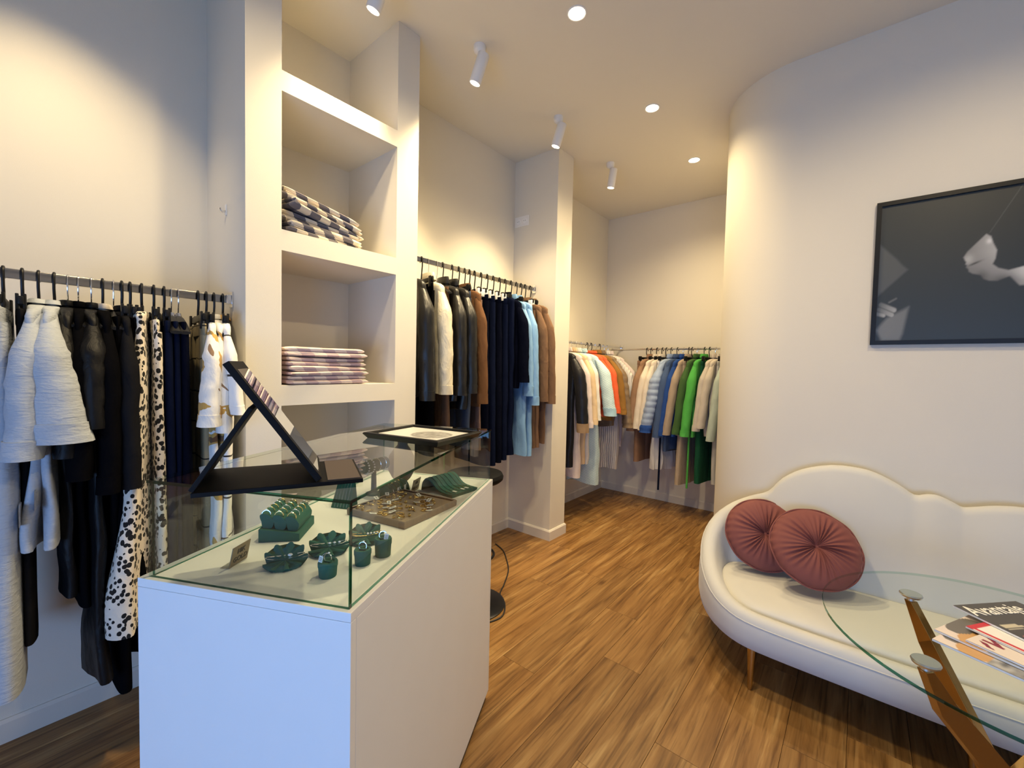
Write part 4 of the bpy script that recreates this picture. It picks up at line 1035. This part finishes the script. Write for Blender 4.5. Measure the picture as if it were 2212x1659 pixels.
def photo(u, v):
    base = .030 + .020 * (1 - v) + .012 * (1 - u) * v
    col = [base * .50, base * .66, base * .74]
    # pale wedge at the left and lower pale sleeve
    w1 = soft(sdist(u, v, [(.0, .335), (.215, .515), (.17, .555), (.13, .60), (.0, .72)]), .02) * (.04 + .02 * (1 - u))
    w2 = soft(sdist(u, v, [(.05, .0), (.0, .08), (.08, .17), (.235, .245), (.20, .05), (.18, .0)]), .03) * .16 * (1 - .5 * u)
    fa = soft(sdist(u, v, FACE), .012)
    sh = .16 + .5 * max(0, min(1, (u - .58) * 2.5)) * max(0, min(1, (v - .38) * 5)) + .22 * math.exp(-((u - .61) ** 2 + (v - .545) ** 2) / .0012)
    sh += .25 * math.exp(-((u - .96) ** 2 + (v - .42) ** 2) / .006)
    sh *= 1 - .75 * math.exp(-((u - .655) ** 2 / .0016 + (v - .515 - (u - .655) * .35) ** 2 / .00006))     # mouth line
    sh *= 1 - .55 * math.exp(-((u - .845) ** 2 / .0045 + (v - .385) ** 2 / .0012))                           # neck shade
    sh *= 1 - .5 * math.exp(-((u - .70) ** 2 + (v - .42) ** 2) / .0016)
    ear = math.exp(-((u - .735) ** 2 + (v - .655) ** 2) / .0003) * .3
    ln = max(0, 1 - abs((u - .735) - (v - .71) * .62) / .006) * (v > .71) * .05
    hand = 0
    for (x0, y0, x1, y1, r) in ((.03, .27, .13, .225, .017), (.02, .235, .115, .19, .017), (.0, .205, .055, .19, .014), (.09, .285, .14, .31, .006)):
        ex, ey = x1 - x0, y1 - y0; t = max(0, min(1, ((u - x0) * ex + (v - y0) * ey) / (ex * ex + ey * ey)))
        d = math.hypot(u - x0 - ex * t, v - y0 - ey * t)
        hand = max(hand, soft(d - r, .012) * (.10 + .22 * t * (r > .01)))
    add = max(w1, w2, hand, ln)
    g_ = fa * (sh + ear)
    return [c * (1 - fa) + add * .95 + g_ for c in col]
print_sheet('photo_print', PWD - 2 * FRW, PHT - 2 * FRW, 150, 190, photo, M['photo'], pic, (FRW, -.010, FRW), (rad(90), 0, 0))
MB().box(FRW, PWD - FRW, -.008, 0, FRW, PHT - FRW).build('backing_board', M['ink'], pic, smooth=0)

# ------------------------------------------------------------------ magazines on the table
def magazine(corner, ang, w, h, th, z, label, fn, nx=60, ny=80, name='magazine'):
    """corner = top-left corner of the cover; ang = direction of the top edge; pages run down to the right of it"""
    t = thing(name, label, 'magazine', (corner[0], corner[1], z), ang, 'magazines stacked on the glass table')
    MB().box(.001, w - .001, -h + .001, -.001, .0006, th - .0006).build('pages', M['paper'], t, smooth=0)
    cv = MB().box(0, w, -h, 0, 0, .0006).box(0, w, -h, 0, th - .0006, th).box(0, .0012, -h, 0, 0, th)
    cv.build('cover', M['paper'], t, smooth=0)
    print_sheet('cover_print', w, h, nx, ny, fn, M['print'], t, (0, -h, th + .0004))
    return t
def cover_pale(u, v):
    c = [.70, .62, .60]
    if v < .42: c = [.74, .73, .71]
    if math.hypot((u - .22) / .26, (v - .74) / .14) < 1: c = [.55, .32, .13]
    if math.hypot((u - .45) / .30, (v - .92) / .10) < 1: c = [.14, .13, .12]
    if .40 < v < .64 and u < .9: g_ = .16 + .30 * (noise.noise(Vector((u * 9, v * 22, 0))) + .4); c = [g_, g_, g_ * 1.02]
    return [max(.02, q) for q in c]
def cover_red(u, v):
    c = [.72, .64, .60]
    if .78 < v < .95 and .05 < u < .95:
        s = (u * 5.3) % 1.0
        if s < .28 or (.28 < s < .8 and abs((v - .78) / .17 - s) < .18): c = [.22, .01, .03]
    if abs(math.hypot((u - .5) / .25, (v - .38) / .16) - 1) < .07: c = [.25, .05, .05]
    return c
def cover_white(u, v):
    c = [.80, .80, .79]
    if u < .12 or v > .9: c = [.55, .02, .03] if (.02 < u < .08 or v > .94) else c
    return c
def cover_dark(u, v):
    c = [.055, .050, .042]
    d = math.hypot((u - .62) / .10, (v - .42) / .22)
    if d < 1: c = [.02, .018, .016]
    d = math.hypot((u - .60) / .07, (v - .36) / .12)
    if d < 1: c = [.62, .42, .30]
    if v < .22 and u > .3: c = [.40, .05, .05]
    for (y0, x0, x1, cc) in ((.66, .06, .30, [.55, .50, .38]), (.63, .06, .34, [.55, .50, .38]), (.60, .06, .28, [.45, .42, .34]), (.50, .06, .22, [.60, .16, .12]), (.46, .06, .30, [.5, .3, .2]), (.36, .06, .20, [.6, .16, .12]), (.32, .06, .30, [.5, .4, .3])):
        if abs(v - y0) < .012 and x0 < u < x1: c = cc
    return c
TT = TZ
MA = math.atan2(1.851 - 1.695, .365 - .222)
magazine((.163, 1.489), rad(64.5), .205, .270, .005, TT, 'bottom pale magazine with a ginger portrait cover in the table stack', cover_pale)
magazine((.171, 1.535), rad(62.5), .205, .270, .005, TT + .0062, 'second magazine from the bottom, same pale portrait cover', cover_pale)
magazine((.224, 1.515), rad(60), .185, .240, .004, TT + .0124, 'magazine with dark red masthead and glasses on the cover', cover_red)
magazine((.233, 1.585), rad(55), .195, .255, .004, TT + .0176, 'white magazine with a thin red band near the top', cover_white)
mg = magazine((.222, 1.690), MA, .212, .280, .005, TT + .0228, 'topmost dark grey magazine with large white masthead lettering', cover_dark)
text_mesh('masthead', 'Avantaje', .062, M['paper'], mg, (.004, -.052, .0058), (0, 0, 0), bold=.0007, sx=.80)

# ------------------------------------------------------------------ white display counter with glass case
CA = rad(26.8)
EX = Vector((math.cos(CA), math.sin(CA), 0)); EY = Vector((-math.sin(CA), math.cos(CA), 0))
CO = Vector((-.717, .411, 0)); CW, CD, CZ, GZ = .511, .996, .935, 1.145
counter = thing('display_counter', 'white display counter with a glass case on top, standing mid-shop', 'counter', CO, CA)
def cpart(name, x0, x1, y0, y1, z0, z1, mat, bevel=.0012):
    return MB().box(x0, x1, y0, y1, z0, z1).build(name, mat, counter, smooth=0, bevel=bevel)
cpart('front_panel', -CW, 0, 0, .018, .035, CZ - .019, M['white'])
cpart('side_panel', -.018, 0, .0185, CD - .0185, .035, CZ - .019, M['white'])
cpart('side_panel', -CW, -CW + .018, .0185, CD - .0185, .035, CZ - .019, M['white'])
cpart('back_panel', -CW, 0, CD - .018, CD, .035, CZ - .019, M['white'])
cpart('plinth', -CW + .012, -.008, .008, CD - .012, 0, .0345, M['dark_metal'])
cpart('display_floor', -CW, 0, 0, CD, CZ - .0185, CZ, M['white'])
def pane(x0, x1, y0, y1, z0, z1, thin):
    """glass sheet: broad faces clear, cut edges green"""
    mb = MB(); mb.box(x0, x1, y0, y1, z0, z1)
    mb.mi = [0 if i in {'z': (0, 1), 'y': (2, 4), 'x': (3, 5)}[thin] else 1 for i in range(6)]
    return mb.build('glass_pane', [M['glass'], M['glass_edge']], counter, smooth=0)
GT = .007; GI = .010
pane(-CW + GI + .008, -GI, GI, GI + GT, CZ, GZ - GT, 'y')
pane(-CW + GI + .008, -GI, CD - GI - GT, CD - GI, CZ, GZ - GT, 'y')
pane(-GI - GT, -GI, GI + GT + .0005, CD - GI - GT - .0005, CZ, GZ - GT, 'x')
pane(-CW + GI + .008, -CW + GI + .008 + GT, GI + GT + .0005, CD - GI - GT - .0005, CZ, GZ - GT, 'x')
pane(-CW + GI + .006, -GI + .002, GI - .002, CD - GI + .002, GZ - GT, GZ, 'z')
def fwd(p): return p

# folding mirror on the glass
MD = Vector((.414, .910, 0)); MW_ = Vector((-.910, .414, 0))
mir = thing('folding_mirror', 'black folding tabletop mirror propped open on the glass case', 'mirror', (-.948, .221, GZ))
def mp_(a, w, z): return MD * a + MW_ * w + Vector((0, 0, z))
MWD = .205
def plank_mesh(a0, z0, a1, z1, th, w0=0.0, w1=MWD):
    """slab between two profile points, thickness th on the upper/right side"""
    d = Vector((a1 - a0, z1 - z0)); d.normalize(); nrm_ = Vector((-d.y, d.x)) * th
    pr = [(a0, z0), (a1, z1), (a1 + nrm_.x, z1 + nrm_.y), (a0 + nrm_.x, z0 + nrm_.y)]
    return MB().loft([[mp_(a, w, z) for a, z in pr] for w in (w0, w1)])
plank_mesh(0, 0, .304, 0, .009).build('base_plate', M['black_leatherette'], mir, smooth=0, bevel=.0015)
plank_mesh(.234, .0092, .299, .0092, .0015, .006, MWD - .006).build('leather_inlay', M['brown_leatherette'], mir, smooth=0)
plank_mesh(.050, .249, .212, .0095, .013).build('mirror_frame', M['black_leatherette'], mir, smooth=0, bevel=.0015)
ml = Vector((.212 - .050, .0095 - .249)).normalized(); mn = Vector((-ml.y, ml.x))
o_ = mn * .0132
plank_mesh(.050 + ml.x * .020 + o_.x, .249 + ml.y * .020 + o_.y, .212 - ml.x * .012 + o_.x, .0095 - ml.y * .012 + o_.y, .001, .016, MWD - .016).build('mirror_glass', M['mirror'], mir, smooth=0)
plank_mesh(.004, .0095, .100, .163, .009).build('support_strut', M['black_leatherette'], mir, smooth=0, bevel=.0015)

# framed flat tray
tr_ = thing('framed_sheet', 'flat black frame with a white printed sheet lying on the glass case', 'frame', (-1.195, .960, GZ), rad(12))
FW2, FD2 = .325, .262
f_ = MB()
def frame_ring(s, z): return [(-FW2 / 2 + s, -FD2 / 2 + s, z), (FW2 / 2 - s, -FD2 / 2 + s, z), (FW2 / 2 - s, FD2 / 2 - s, z), (-FW2 / 2 + s, FD2 / 2 - s, z)]
f_.loft([frame_ring(.012, 0), frame_ring(0, .016), frame_ring(.003, .020), frame_ring(.018, .020), frame_ring(.022, .012)], True, False)
f_.build('frame', M['black_plastic'], tr_, smooth=0)
def sheet(u, v):
    c = .80
    n_ = noise.noise(Vector((u * 9, v * 9, 2)))
    d = math.hypot((u - .62) / .26, (v - .50) / .30)
    if d < 1: c = .50 + .22 * n_ - (.25 if abs(math.sin(14 * d + 4 * n_)) < .25 else 0)
    if .80 < d < 1.0 and n_ > 0: c = .30
    return [c, c * .985, c * .96]
print_sheet('printed_sheet', FW2 - .036, FD2 - .036, 60, 48, sheet, M['print'], tr_, (-FW2 / 2 + .018, -FD2 / 2 + .018, .0125))

# ------------------------------------------------------------------ jewellery inside the case
DZ = CZ
def gold_sign(p, ang, label, s=1.0):
    t = thing('price_sign', label, 'sign', (p[0], p[1], DZ), ang, 'small bronze signs in the glass case')
    MB().box(-.030 * s, .030 * s, -.001, .001, .001, .050 * s).build('card', M['sign_gold'], t, smooth=0, rot=(rad(12), 0, 0))
    MB().box(-.030 * s, .030 * s, 0, .022, 0, .0012).build('foot', M['clear_plastic'], t, smooth=0)
    for k, (tx, sz, dz) in enumerate((('18K', .017, .029), ('GOLD', .017, .010))):
        text_mesh('lettering', tx, sz * s, M['ink'], t, (-.022 * s + (.008 * s if k == 0 else 0), -.0012 - .215 * (dz * s) , dz * s), (rad(90 + 12), 0, 0), bold=.0004)
    return t
gold_sign((-1.092, .344), math.atan2(.042, -.061) - rad(20), 'small bronze 18K GOLD sign near the front edge of the case', .95)
gold_sign((-1.262, .975), math.atan2(.042, -.061) - rad(30), 'small bronze 18K GOLD sign beside the green necklace ramp', .95)

def ring_mesh(r, wire): return MB().tube([(r * math.cos(2 * PI * k / 20), 0, r * math.sin(2 * PI * k / 20)) for k in range(20)], wire, 6, closed=True)
def gem_mesh(s, z): return MB().lathe([(0, -s * .8), (s * .9, 0), (s * .6, s * .45), (0, s * .45)], 8, (0, 0, z))
def ring(loc, rot, label, group, metal, r=.009, wire=.0009, gem=.003, tagged=None):
    t = thing('ring', label, 'ring', loc, 0, group); t.rotation_euler = rot
    ring_mesh(r, wire).build('band', metal, t)
    if gem: gem_mesh(gem, r + gem * .6).build('stone', M['gem'], t)
    if tagged:
        tx, ty, tz = tagged
        MB().tube(catmull([(0, 0, r), (tx * .5, ty * .5, r + tz * .3), (tx, ty, tz)], 4), .0003, 4).build('string', M['paper'], t)
        tg = MB().obox((tx, ty, tz - .006), (.005, 0, 0), (0, .0003, 0), (0, 0, .007)).build('price_tag', M['paper'], t, smooth=0)
        ln = MB()
        for q in range(3): ln.obox((tx, ty - .00045, tz - .003 - q * .003), (.0035, 0, 0), (0, .00008, 0), (0, 0, .0005))
        ln.build('print', M['ink'], tg, smooth=0)
    return t

# velvet ring pots
def ring_pot(p, r, h, label, rlabel, rz, tagd):
    t = thing('ring_pot', label, 'ring stand', (p[0], p[1], DZ), rz, 'green velvet ring pots')
    MB().lathe([(0, 0), (r * .90, 0), (r * .93, .001), (r, h * .62), (r * 1.02, h * .64), (r * 1.05, h * .68), (r * 1.06, h * .92), (r * .98, h), (r * .72, h * .99), (r * .60, h * .90), (r * .45, h * .88), (0, h * .95)], 32).build('pot', M['green_velvet'], t)
    MB().obox((0, 0, h * .93), (r * .42, 0, 0), (0, r * .16, 0), (0, 0, h * .07)).build('ring_slot', M['green_velvet'], t, bevel=.001)
    ring((p[0], p[1], DZ + h + .006), (rad(-8), rad(8), rz), rlabel, 'rings standing in green pots', M['silver'], .0095, .0008, .0028, tagd)
ring_pot((-.885, .452), .0195, .034, 'low green velvet ring pot nearest the glass corner', 'silver solitaire ring with price tag in the nearest pot', rad(20), (-.008, -.012, .004))
ring_pot((-.880, .533), .0185, .036, 'middle green velvet ring pot behind the glass corner', 'silver ring in the middle green pot', rad(30), None)
ring_pot((-.884, .590), .0195, .044, 'tallest green velvet ring pot before the shell dish', 'silver ring with tag in the tallest green pot', rad(40), (.010, -.008, .006))

# velvet shell dishes
def shell_dish(p, R, rz, label, rlabel, gemk):
    t = thing('shell_dish', label, 'jewellery dish', (p[0], p[1], DZ), rz, 'green velvet shell dishes')
    for side in (1, -1):
        mb = MB(); rings = []; NA = 48
        for i in range(10):
            f = i / 9; row = []
            for k in range(NA + 1):
                a = (k / NA) * PI * .98 + .01 * PI
                lobe = math.cos(a * 9)
                rr_ = R * 1.1 * f * (1 + .10 * lobe * f)
                sa_ = abs(math.sin(a)) ** .7
                if side > 0: z = .010 + .026 * f * sa_ + .0045 * f * lobe
                else: z = .010 - .006 * f * sa_ + .0045 * f * lobe
                row.append((rr_ * math.cos(a), side * (rr_ * math.sin(a) * (.62 if side > 0 else .95) + .001), max(.0005, z)))
            for k in range(NA, -1, -1):
                x, y, z = row[k]; row.append((x, y, max(0.0, z - .0035)))
            rings.append(row)
        mb.loft(rings, False, True); mb.build('shell_half', M['green_velvet'], t, smooth=60)
    MB().box(-R * .5, R * .5, -.006, .006, 0, .008).build('hinge', M['green_velvet'], t, bevel=.002)
    b = thing('bangle', rlabel, 'bracelet', (p[0], p[1], DZ + .019), rz + rad(4), 'thin bangles on the shell dishes')
    MB().tube([(1.02 * R * math.cos(a), .010 * math.sin(a), .002 * math.cos(2 * a)) for a in (2 * PI * k / 40 for k in range(40))], .0010, 6, closed=True).build('band', M['gold'] if gemk == 2 else M['silver'], b)
    if gemk == 1: gem_mesh(.0062, .004).build('stone', M['gem'], b, loc=(.010, -.006, 0))
    elif gemk == 2:
        for q in range(4): MB().lathe([(0, -.003), (.0026, -.0015), (.003, 0), (.0026, .0015), (0, .003)], 10).build('bead', M['pearl'], b, loc=(.004 + .008 * q, -.009, .003))
    else:
        for q in range(3): gem_mesh(.004, .003).build('stone', M['gem'], b, loc=(.002 + .011 * q, -.008, .001))
shell_dish((-1.008, .414), .039, rad(60), 'green velvet shell dish beside the bronze sign', 'silver bangle with square stone on the front shell dish', 1)
shell_dish((-1.002, .514), .040, rad(60), 'green velvet shell dish in the middle of the case', 'silver bangle with clear stones on the middle shell dish', 3)
shell_dish((-.992, .610), .038, rad(58), 'green velvet shell dish behind the glass corner', 'gold bangle with pearls on the rear shell dish', 2)

# ring roll block
rb = thing('ring_display_block', 'green velvet block with three tilted ring rolls', 'ring stand', (-1.182, .418, DZ), math.atan2(.069, .062))
BW, BD = .100, .125
MB().add and None
bb = MB(); bb.add([(0, 0, 0), (BW, 0, 0), (BW, BD, 0), (0, BD, 0), (0, 0, .034), (BW, 0, .020), (BW, BD, .024), (0, BD, .040)], [(0, 3, 2, 1), (4, 5, 6, 7), (0, 1, 5, 4), (1, 2, 6, 5), (2, 3, 7, 6), (3, 0, 4, 7)])
bb.build('base', M['green_velvet'], rb, smooth=0, bevel=.002)
rbm = Matrix.Translation(rb.location) @ Matrix.Rotation(math.atan2(.069, .062), 4, 'Z')
nr_ = 0
for q in range(3):
    cx_ = .018 + q * .031; z0 = .034 - q * .0045
    m_ = MB(); rg = []
    for i in range(9):
        f = i / 8; y = .012 + f * (BD - .018)
        rg.append([(cx_ + .015 * math.copysign(abs(math.cos(a)) ** .6, math.cos(a)) - .010 * max(0, math.sin(a)), y, z0 + .016 + (.020 + .004 * f) * math.sin(a)) for a in (2 * PI * k / 18 for k in range(18))])
    m_.loft(rg).build('ring_roll', M['green_velvet'], rb, smooth=60)
    for i in range(5):
        y = .018 + i * .024
        P = rbm @ Vector((cx_ - .005, y, z0 + .034))
        ring(tuple(P), (0, 0, math.atan2(.069, .062) + rad(5 * i)), ['first', 'second', 'third', 'fourth', 'fifth'][i] + ' gold ring from the front on the ' + ['highest', 'middle', 'lowest'][q] + ' green ring roll', 'gold rings on the velvet block', M['gold'] if (i + q) % 3 else M['silver'], .0105, .0015, .0030)

# earring tray
TRA = rad(11)
tc_ = Vector((-1.118, .822, DZ))
ty_ = thing('earring_tray', 'taupe velvet tray covered with gold earrings and price tags', 'tray', tc_, TRA)
TW2, TD2 = .222, .235
MB().box(-TW2 / 2, TW2 / 2, -TD2 / 2, TD2 / 2, 0, .016).build('pad', M['taupe_velvet'], ty_, bevel=.003)
MB().loft([[(sx * (TW2 / 2 + e), sy * (TD2 / 2 + e), z) for sx, sy in ((-1, -1), (1, -1), (1, 1), (-1, 1))] for e, z in ((.0005, 0), (.006, .001), (.007, .018), (.004, .0215), (.0005, .020))], False, False).build('rim', M['taupe_velvet'], ty_, smooth=50)
er = random.Random(12)
tmat = Matrix.Translation(tc_) @ Matrix.Rotation(TRA, 4, 'Z')
eproto = []
def earring_proto(k):
    t = thing('earring', 'x', 'earring')
    if k == 0: MB().tube([(.008 * math.cos(a), .008 * math.sin(a), .001 + .003 * math.sin(a / 2)) for a in (2 * PI * j / 18 for j in range(18))], .0011, 6, closed=True).build('hoop', M['gold'], t)
    elif k == 1:
        MB().lathe([(0, 0), (.0028, .0008), (.0036, .0035), (.0026, .006), (0, .0068)], 12).build('stud', M['gold'], t)
    elif k == 2:
        MB().tube([(0, 0, .002), (.004, .001, .004), (.010, .002, .0025), (.016, 0, .002)], [.0012, .0015, .0024, .0008], 8).build('drop', M['gold'], t)
    else:
        MB().tube([(.0055 * math.cos(a), .0055 * math.sin(a), .0014) for a in (2 * PI * j / 16 for j in range(16))], .0014, 6, closed=True).build('hoop', M['gold'], t)
        MB().tube([(.005, 0, .002), (.009, .004, .003)], .0003, 4).build('string', M['paper'], t)
        tg = MB().obox((.0145, .0065, .0042), (.0065, .002, .0015), (-.0014, .0042, 0), (0, 0, .0003)).build('price_tag', M['paper'], t, smooth=0)
        MB().obox((.0145, .0065, .0047), (.004, .0012, .0009), (-.0002, .0008, 0), (0, 0, .00012)).build('print', M['ink'], tg, smooth=0)
    return t
EL = ['gold hoop earring lying on the taupe tray', 'small gold stud earring on the taupe tray', 'gold drop earring lying on the taupe tray', 'small gold hoop earring with white price tag on the taupe tray']
for k in range(48):
    kd = (0, 1, 2, 3, 3, 1)[k % 6]
    o = earring_proto(kd) if len(eproto) <= kd and kd == len(eproto) else None
    if o: eproto.append(o)
    elif kd < len(eproto): o = copy_tree(eproto[kd])
    P = tmat @ Vector((-TW2 / 2 + .018 + (k % 7) * .029 + er.uniform(-.008, .008), -TD2 / 2 + .020 + (k // 7) * .030 + er.uniform(-.009, .009), .0162))
    o.location = P; o.scale = (1.45, 1.45, 1.45); o.rotation_euler = (0, 0, er.uniform(0, 6.28)); o['label'] = EL[kd]; o['group'] = ['hoops on the taupe tray', 'studs on the taupe tray', 'drops on the taupe tray', 'tagged hoops on the taupe tray'][kd]

# necklace ramp
ra = math.atan2(.009, .158)
rp = thing('necklace_ramp', 'green velvet wave-shaped ramp with fine necklaces at the far case end', 'necklace stand', (-1.255, 1.000, DZ), ra)
prof = catmull([(0, 0, 0), (.006, 0, .030), (.028, 0, .050), (.055, 0, .042), (.085, 0, .020), (.115, 0, .012), (.160, 0, .011)], 5)
under = [p - Vector((-.004 if i < 6 else 0, 0, .006)) for i, p in enumerate(prof)]
m_ = MB(); pr = [(p.x, max(0, p.z)) for p in prof] + [(.160, 0.0), (.112, 0.0)] + [(p.x, max(0.0, p.z)) for p in reversed(under[3:-6])]
m_.loft([[(x, y, z) for x, z in pr] for y in (0, .135)]); m_.build('ramp', M['green_velvet'], rp, smooth=40)
for k in range(6):
    y = .014 + k * .021
    n_ = thing('necklace', ['first', 'second', 'third', 'fourth', 'fifth', 'sixth'][k] + ' fine necklace from the near side of the green ramp', 'necklace', rp.location, ra, 'necklaces on the green ramp')
    MB().tube([(p.x, y + .001 * math.sin(40 * p.x + k), p.z + .0012) for p in prof[6:-2]], .0007, 5).build('chain', M['silver'] if k < 3 else M['gold'], n_)
    gem_mesh(.0026, 0).build('pendant', M['gold'], n_, loc=(.118, y, .0152))
    if k in (1, 3, 4): MB().obox((.138, y, .0132), (.009, 0, 0), (0, .005, 0), (0, 0, .0003)).build('price_tag', M['paper'], n_, smooth=0)

# bracelet T-bar, bracelet cushion, necklace easel, taupe bust
tb = thing('bracelet_stand', 'green velvet T-bar stand with pearl bracelets under the glass', 'bracelet stand', (-1.335, .850, DZ), rad(100))
MB().lathe([(0, 0), (.028, 0), (.028, .006), (.010, .010), (.008, .095), (0, .095)], 24).build('post', M['green_velvet'], tb)
MB().tube([(-.055, 0, .105), (.055, 0, .105)], .022, 24).build('arm', M['green_velvet'], tb)
for k, x in enumerate((-.042, -.018, .012, .038)):
    b = thing('bracelet', ['pearl bracelet at the near end of the T-bar', 'pearl bracelet second on the T-bar', 'fine silver bracelet third on the T-bar', 'fine silver bracelet at the far end of the T-bar'][k], 'bracelet', (-1.335, .850, DZ), rad(100), 'bracelets on the T-bar')
    mb = MB()
    if k < 2:
        for j in range(16):
            a = 2 * PI * j / 16; mb.lathe([(0, -.003), (.0026, -.0015), (.003, 0), (.0026, .0015), (0, .003)], 8, (x, .0245 * math.cos(a), .105 + .0245 * math.sin(a)))
        mb.build('pearl_string', M['pearl'], b)
    else:
        mb.tube([(x, .0232 * math.cos(2 * PI * j / 24), .105 + .0232 * math.sin(2 * PI * j / 24)) for j in range(24)], .001, 6, closed=True).build('chain', M['silver'], b)
bc = thing('bracelet_cushion', 'green velvet half-round cushion with tagged gold bracelets', 'bracelet stand', (-1.29, .905, DZ), rad(110))
MB().loft([[(x, .030 * math.cos(a), .042 * math.sin(a)) for a in (PI * k / 14 for k in range(15))] for x in (-.055, -.052, .052, .055)]).build('cushion', M['green_velvet'], bc, smooth=50)
for k in range(5):
    x = -.042 + .021 * k
    b = thing('bracelet', ['first', 'second', 'third', 'fourth', 'fifth'][k] + ' gold chain bracelet from the near end of the half-round cushion', 'bracelet', (-1.29, .905, DZ), rad(110), 'bracelets on the half-round cushion')
    MB().tube([(x + .001 * math.sin(9 * a), .0312 * math.cos(a), .0012 + .0432 * math.sin(a)) for a in (PI * k2 / 20 for k2 in range(21))], .0011, 5).build('chain', M['gold'] if k % 2 else M['silver'], b)
    if k in (1, 3): MB().obox((x, -.032, .022), (.006, 0, 0), (0, .0004, .0002), (0, -.0002, .009)).build('price_tag', M['paper'], b, smooth=0)
ne = thing('necklace_easel', 'green velvet slanted easel board with thin chains beside the mirror base', 'necklace stand', (-1.275, .690, DZ), rad(25))
MB().add and None
e_ = MB(); e_.add([(-.035, 0, 0), (.035, 0, 0), (.035, .045, 0), (-.035, .045, 0), (-.030, .032, .080), (.030, .032, .080), (.030, .040, .080), (-.030, .040, .080)], [(0, 3, 2, 1), (4, 5, 6, 7), (0, 1, 5, 4), (1, 2, 6, 5), (2, 3, 7, 6), (3, 0, 4, 7)])
e_.build('board', M['green_velvet'], ne, smooth=0, bevel=.002)
for k in range(5):
    x = -.022 + .011 * k
    n_ = thing('necklace', ['first', 'second', 'third', 'fourth', 'fifth'][k] + ' thin silver chain from the left on the green easel', 'necklace', (-1.275, .690, DZ), rad(25), 'chains on the green easel')
    MB().tube([(x, .036, .0815), (x, .030, .080), (x, .0015 + .0, .004)], .0006, 5).build('chain', M['silver'], n_)
bu = thing('necklace_bust', 'taupe oval necklace bust at the far left of the glass case', 'necklace stand', (-1.36, .985, DZ), rad(35))
MB().loft([[(w_ * math.cos(2 * PI * k / 28), yo + d_ * math.sin(2 * PI * k / 28), z) for k in range(28)] for w_, d_, yo, z in ((.022, .020, .004, 0), (.026, .022, .004, .004), (.020, .016, .004, .014), (.036, .016, .002, .030), (.050, .018, 0, .055), (.056, .020, 0, .085), (.050, .020, .004, .115), (.032, .018, .010, .142), (.020, .015, .014, .155), (.019, .014, .015, .180), (.012, .009, .015, .184))]).build('bust', M['taupe_velvet'], bu, smooth=70)

# ------------------------------------------------------------------ black stool and floor cable
st = thing('bar_stool', 'black round stool behind the display counter under the niche clothes', 'stool', (-1.72, 1.76, 0))
MB().lathe([(0, .735), (.150, .735), (.165, .748), (.168, .765), (.160, .782), (.140, .788), (0, .790)], 48).build('seat', M['black_leatherette'], st)
MB().lathe([(0, .02), (.022, .02), (.022, .40), (.016, .41), (.016, .737), (0, .737)], 24).build('post', M['dark_metal'], st)
MB().lathe([(0, 0), (.19, 0), (.192, .006), (.18, .012), (.04, .022), (0, .024)], 48).build('base', M['dark_metal'], st)
MB().tube([(.12 * math.cos(2 * PI * k / 40), .12 * math.sin(2 * PI * k / 40), .30) for k in range(40)], .008, 8, closed=True).build('foot_ring', M['dark_metal'], st)
MB().obox((0, 0, .30), (.12, 0, 0), (0, .006, 0), (0, 0, .006)).build('ring_spoke', M['dark_metal'], st, smooth=0)
cab = MB().tube(catmull([(-2.18, 2.48, .0045), (-2.06, 2.43, .0045), (-1.95, 2.34, .0045), (-1.825, 2.215, .0045), (-1.725, 2.055, .0045), (-1.665, 1.945, .0045), (-1.575, 1.885, .0045), (-1.505, 1.785, .0045), (-1.515, 1.70, .0045), (-1.56, 1.62, .0045), (-1.50, 1.52, .0045), (-1.36, 1.46, .0045)], 8), .0042, 8).build('power_cable', M['cable'])
tag(cab, 'thin black power cable looping over the floor behind the counter', 'cable')
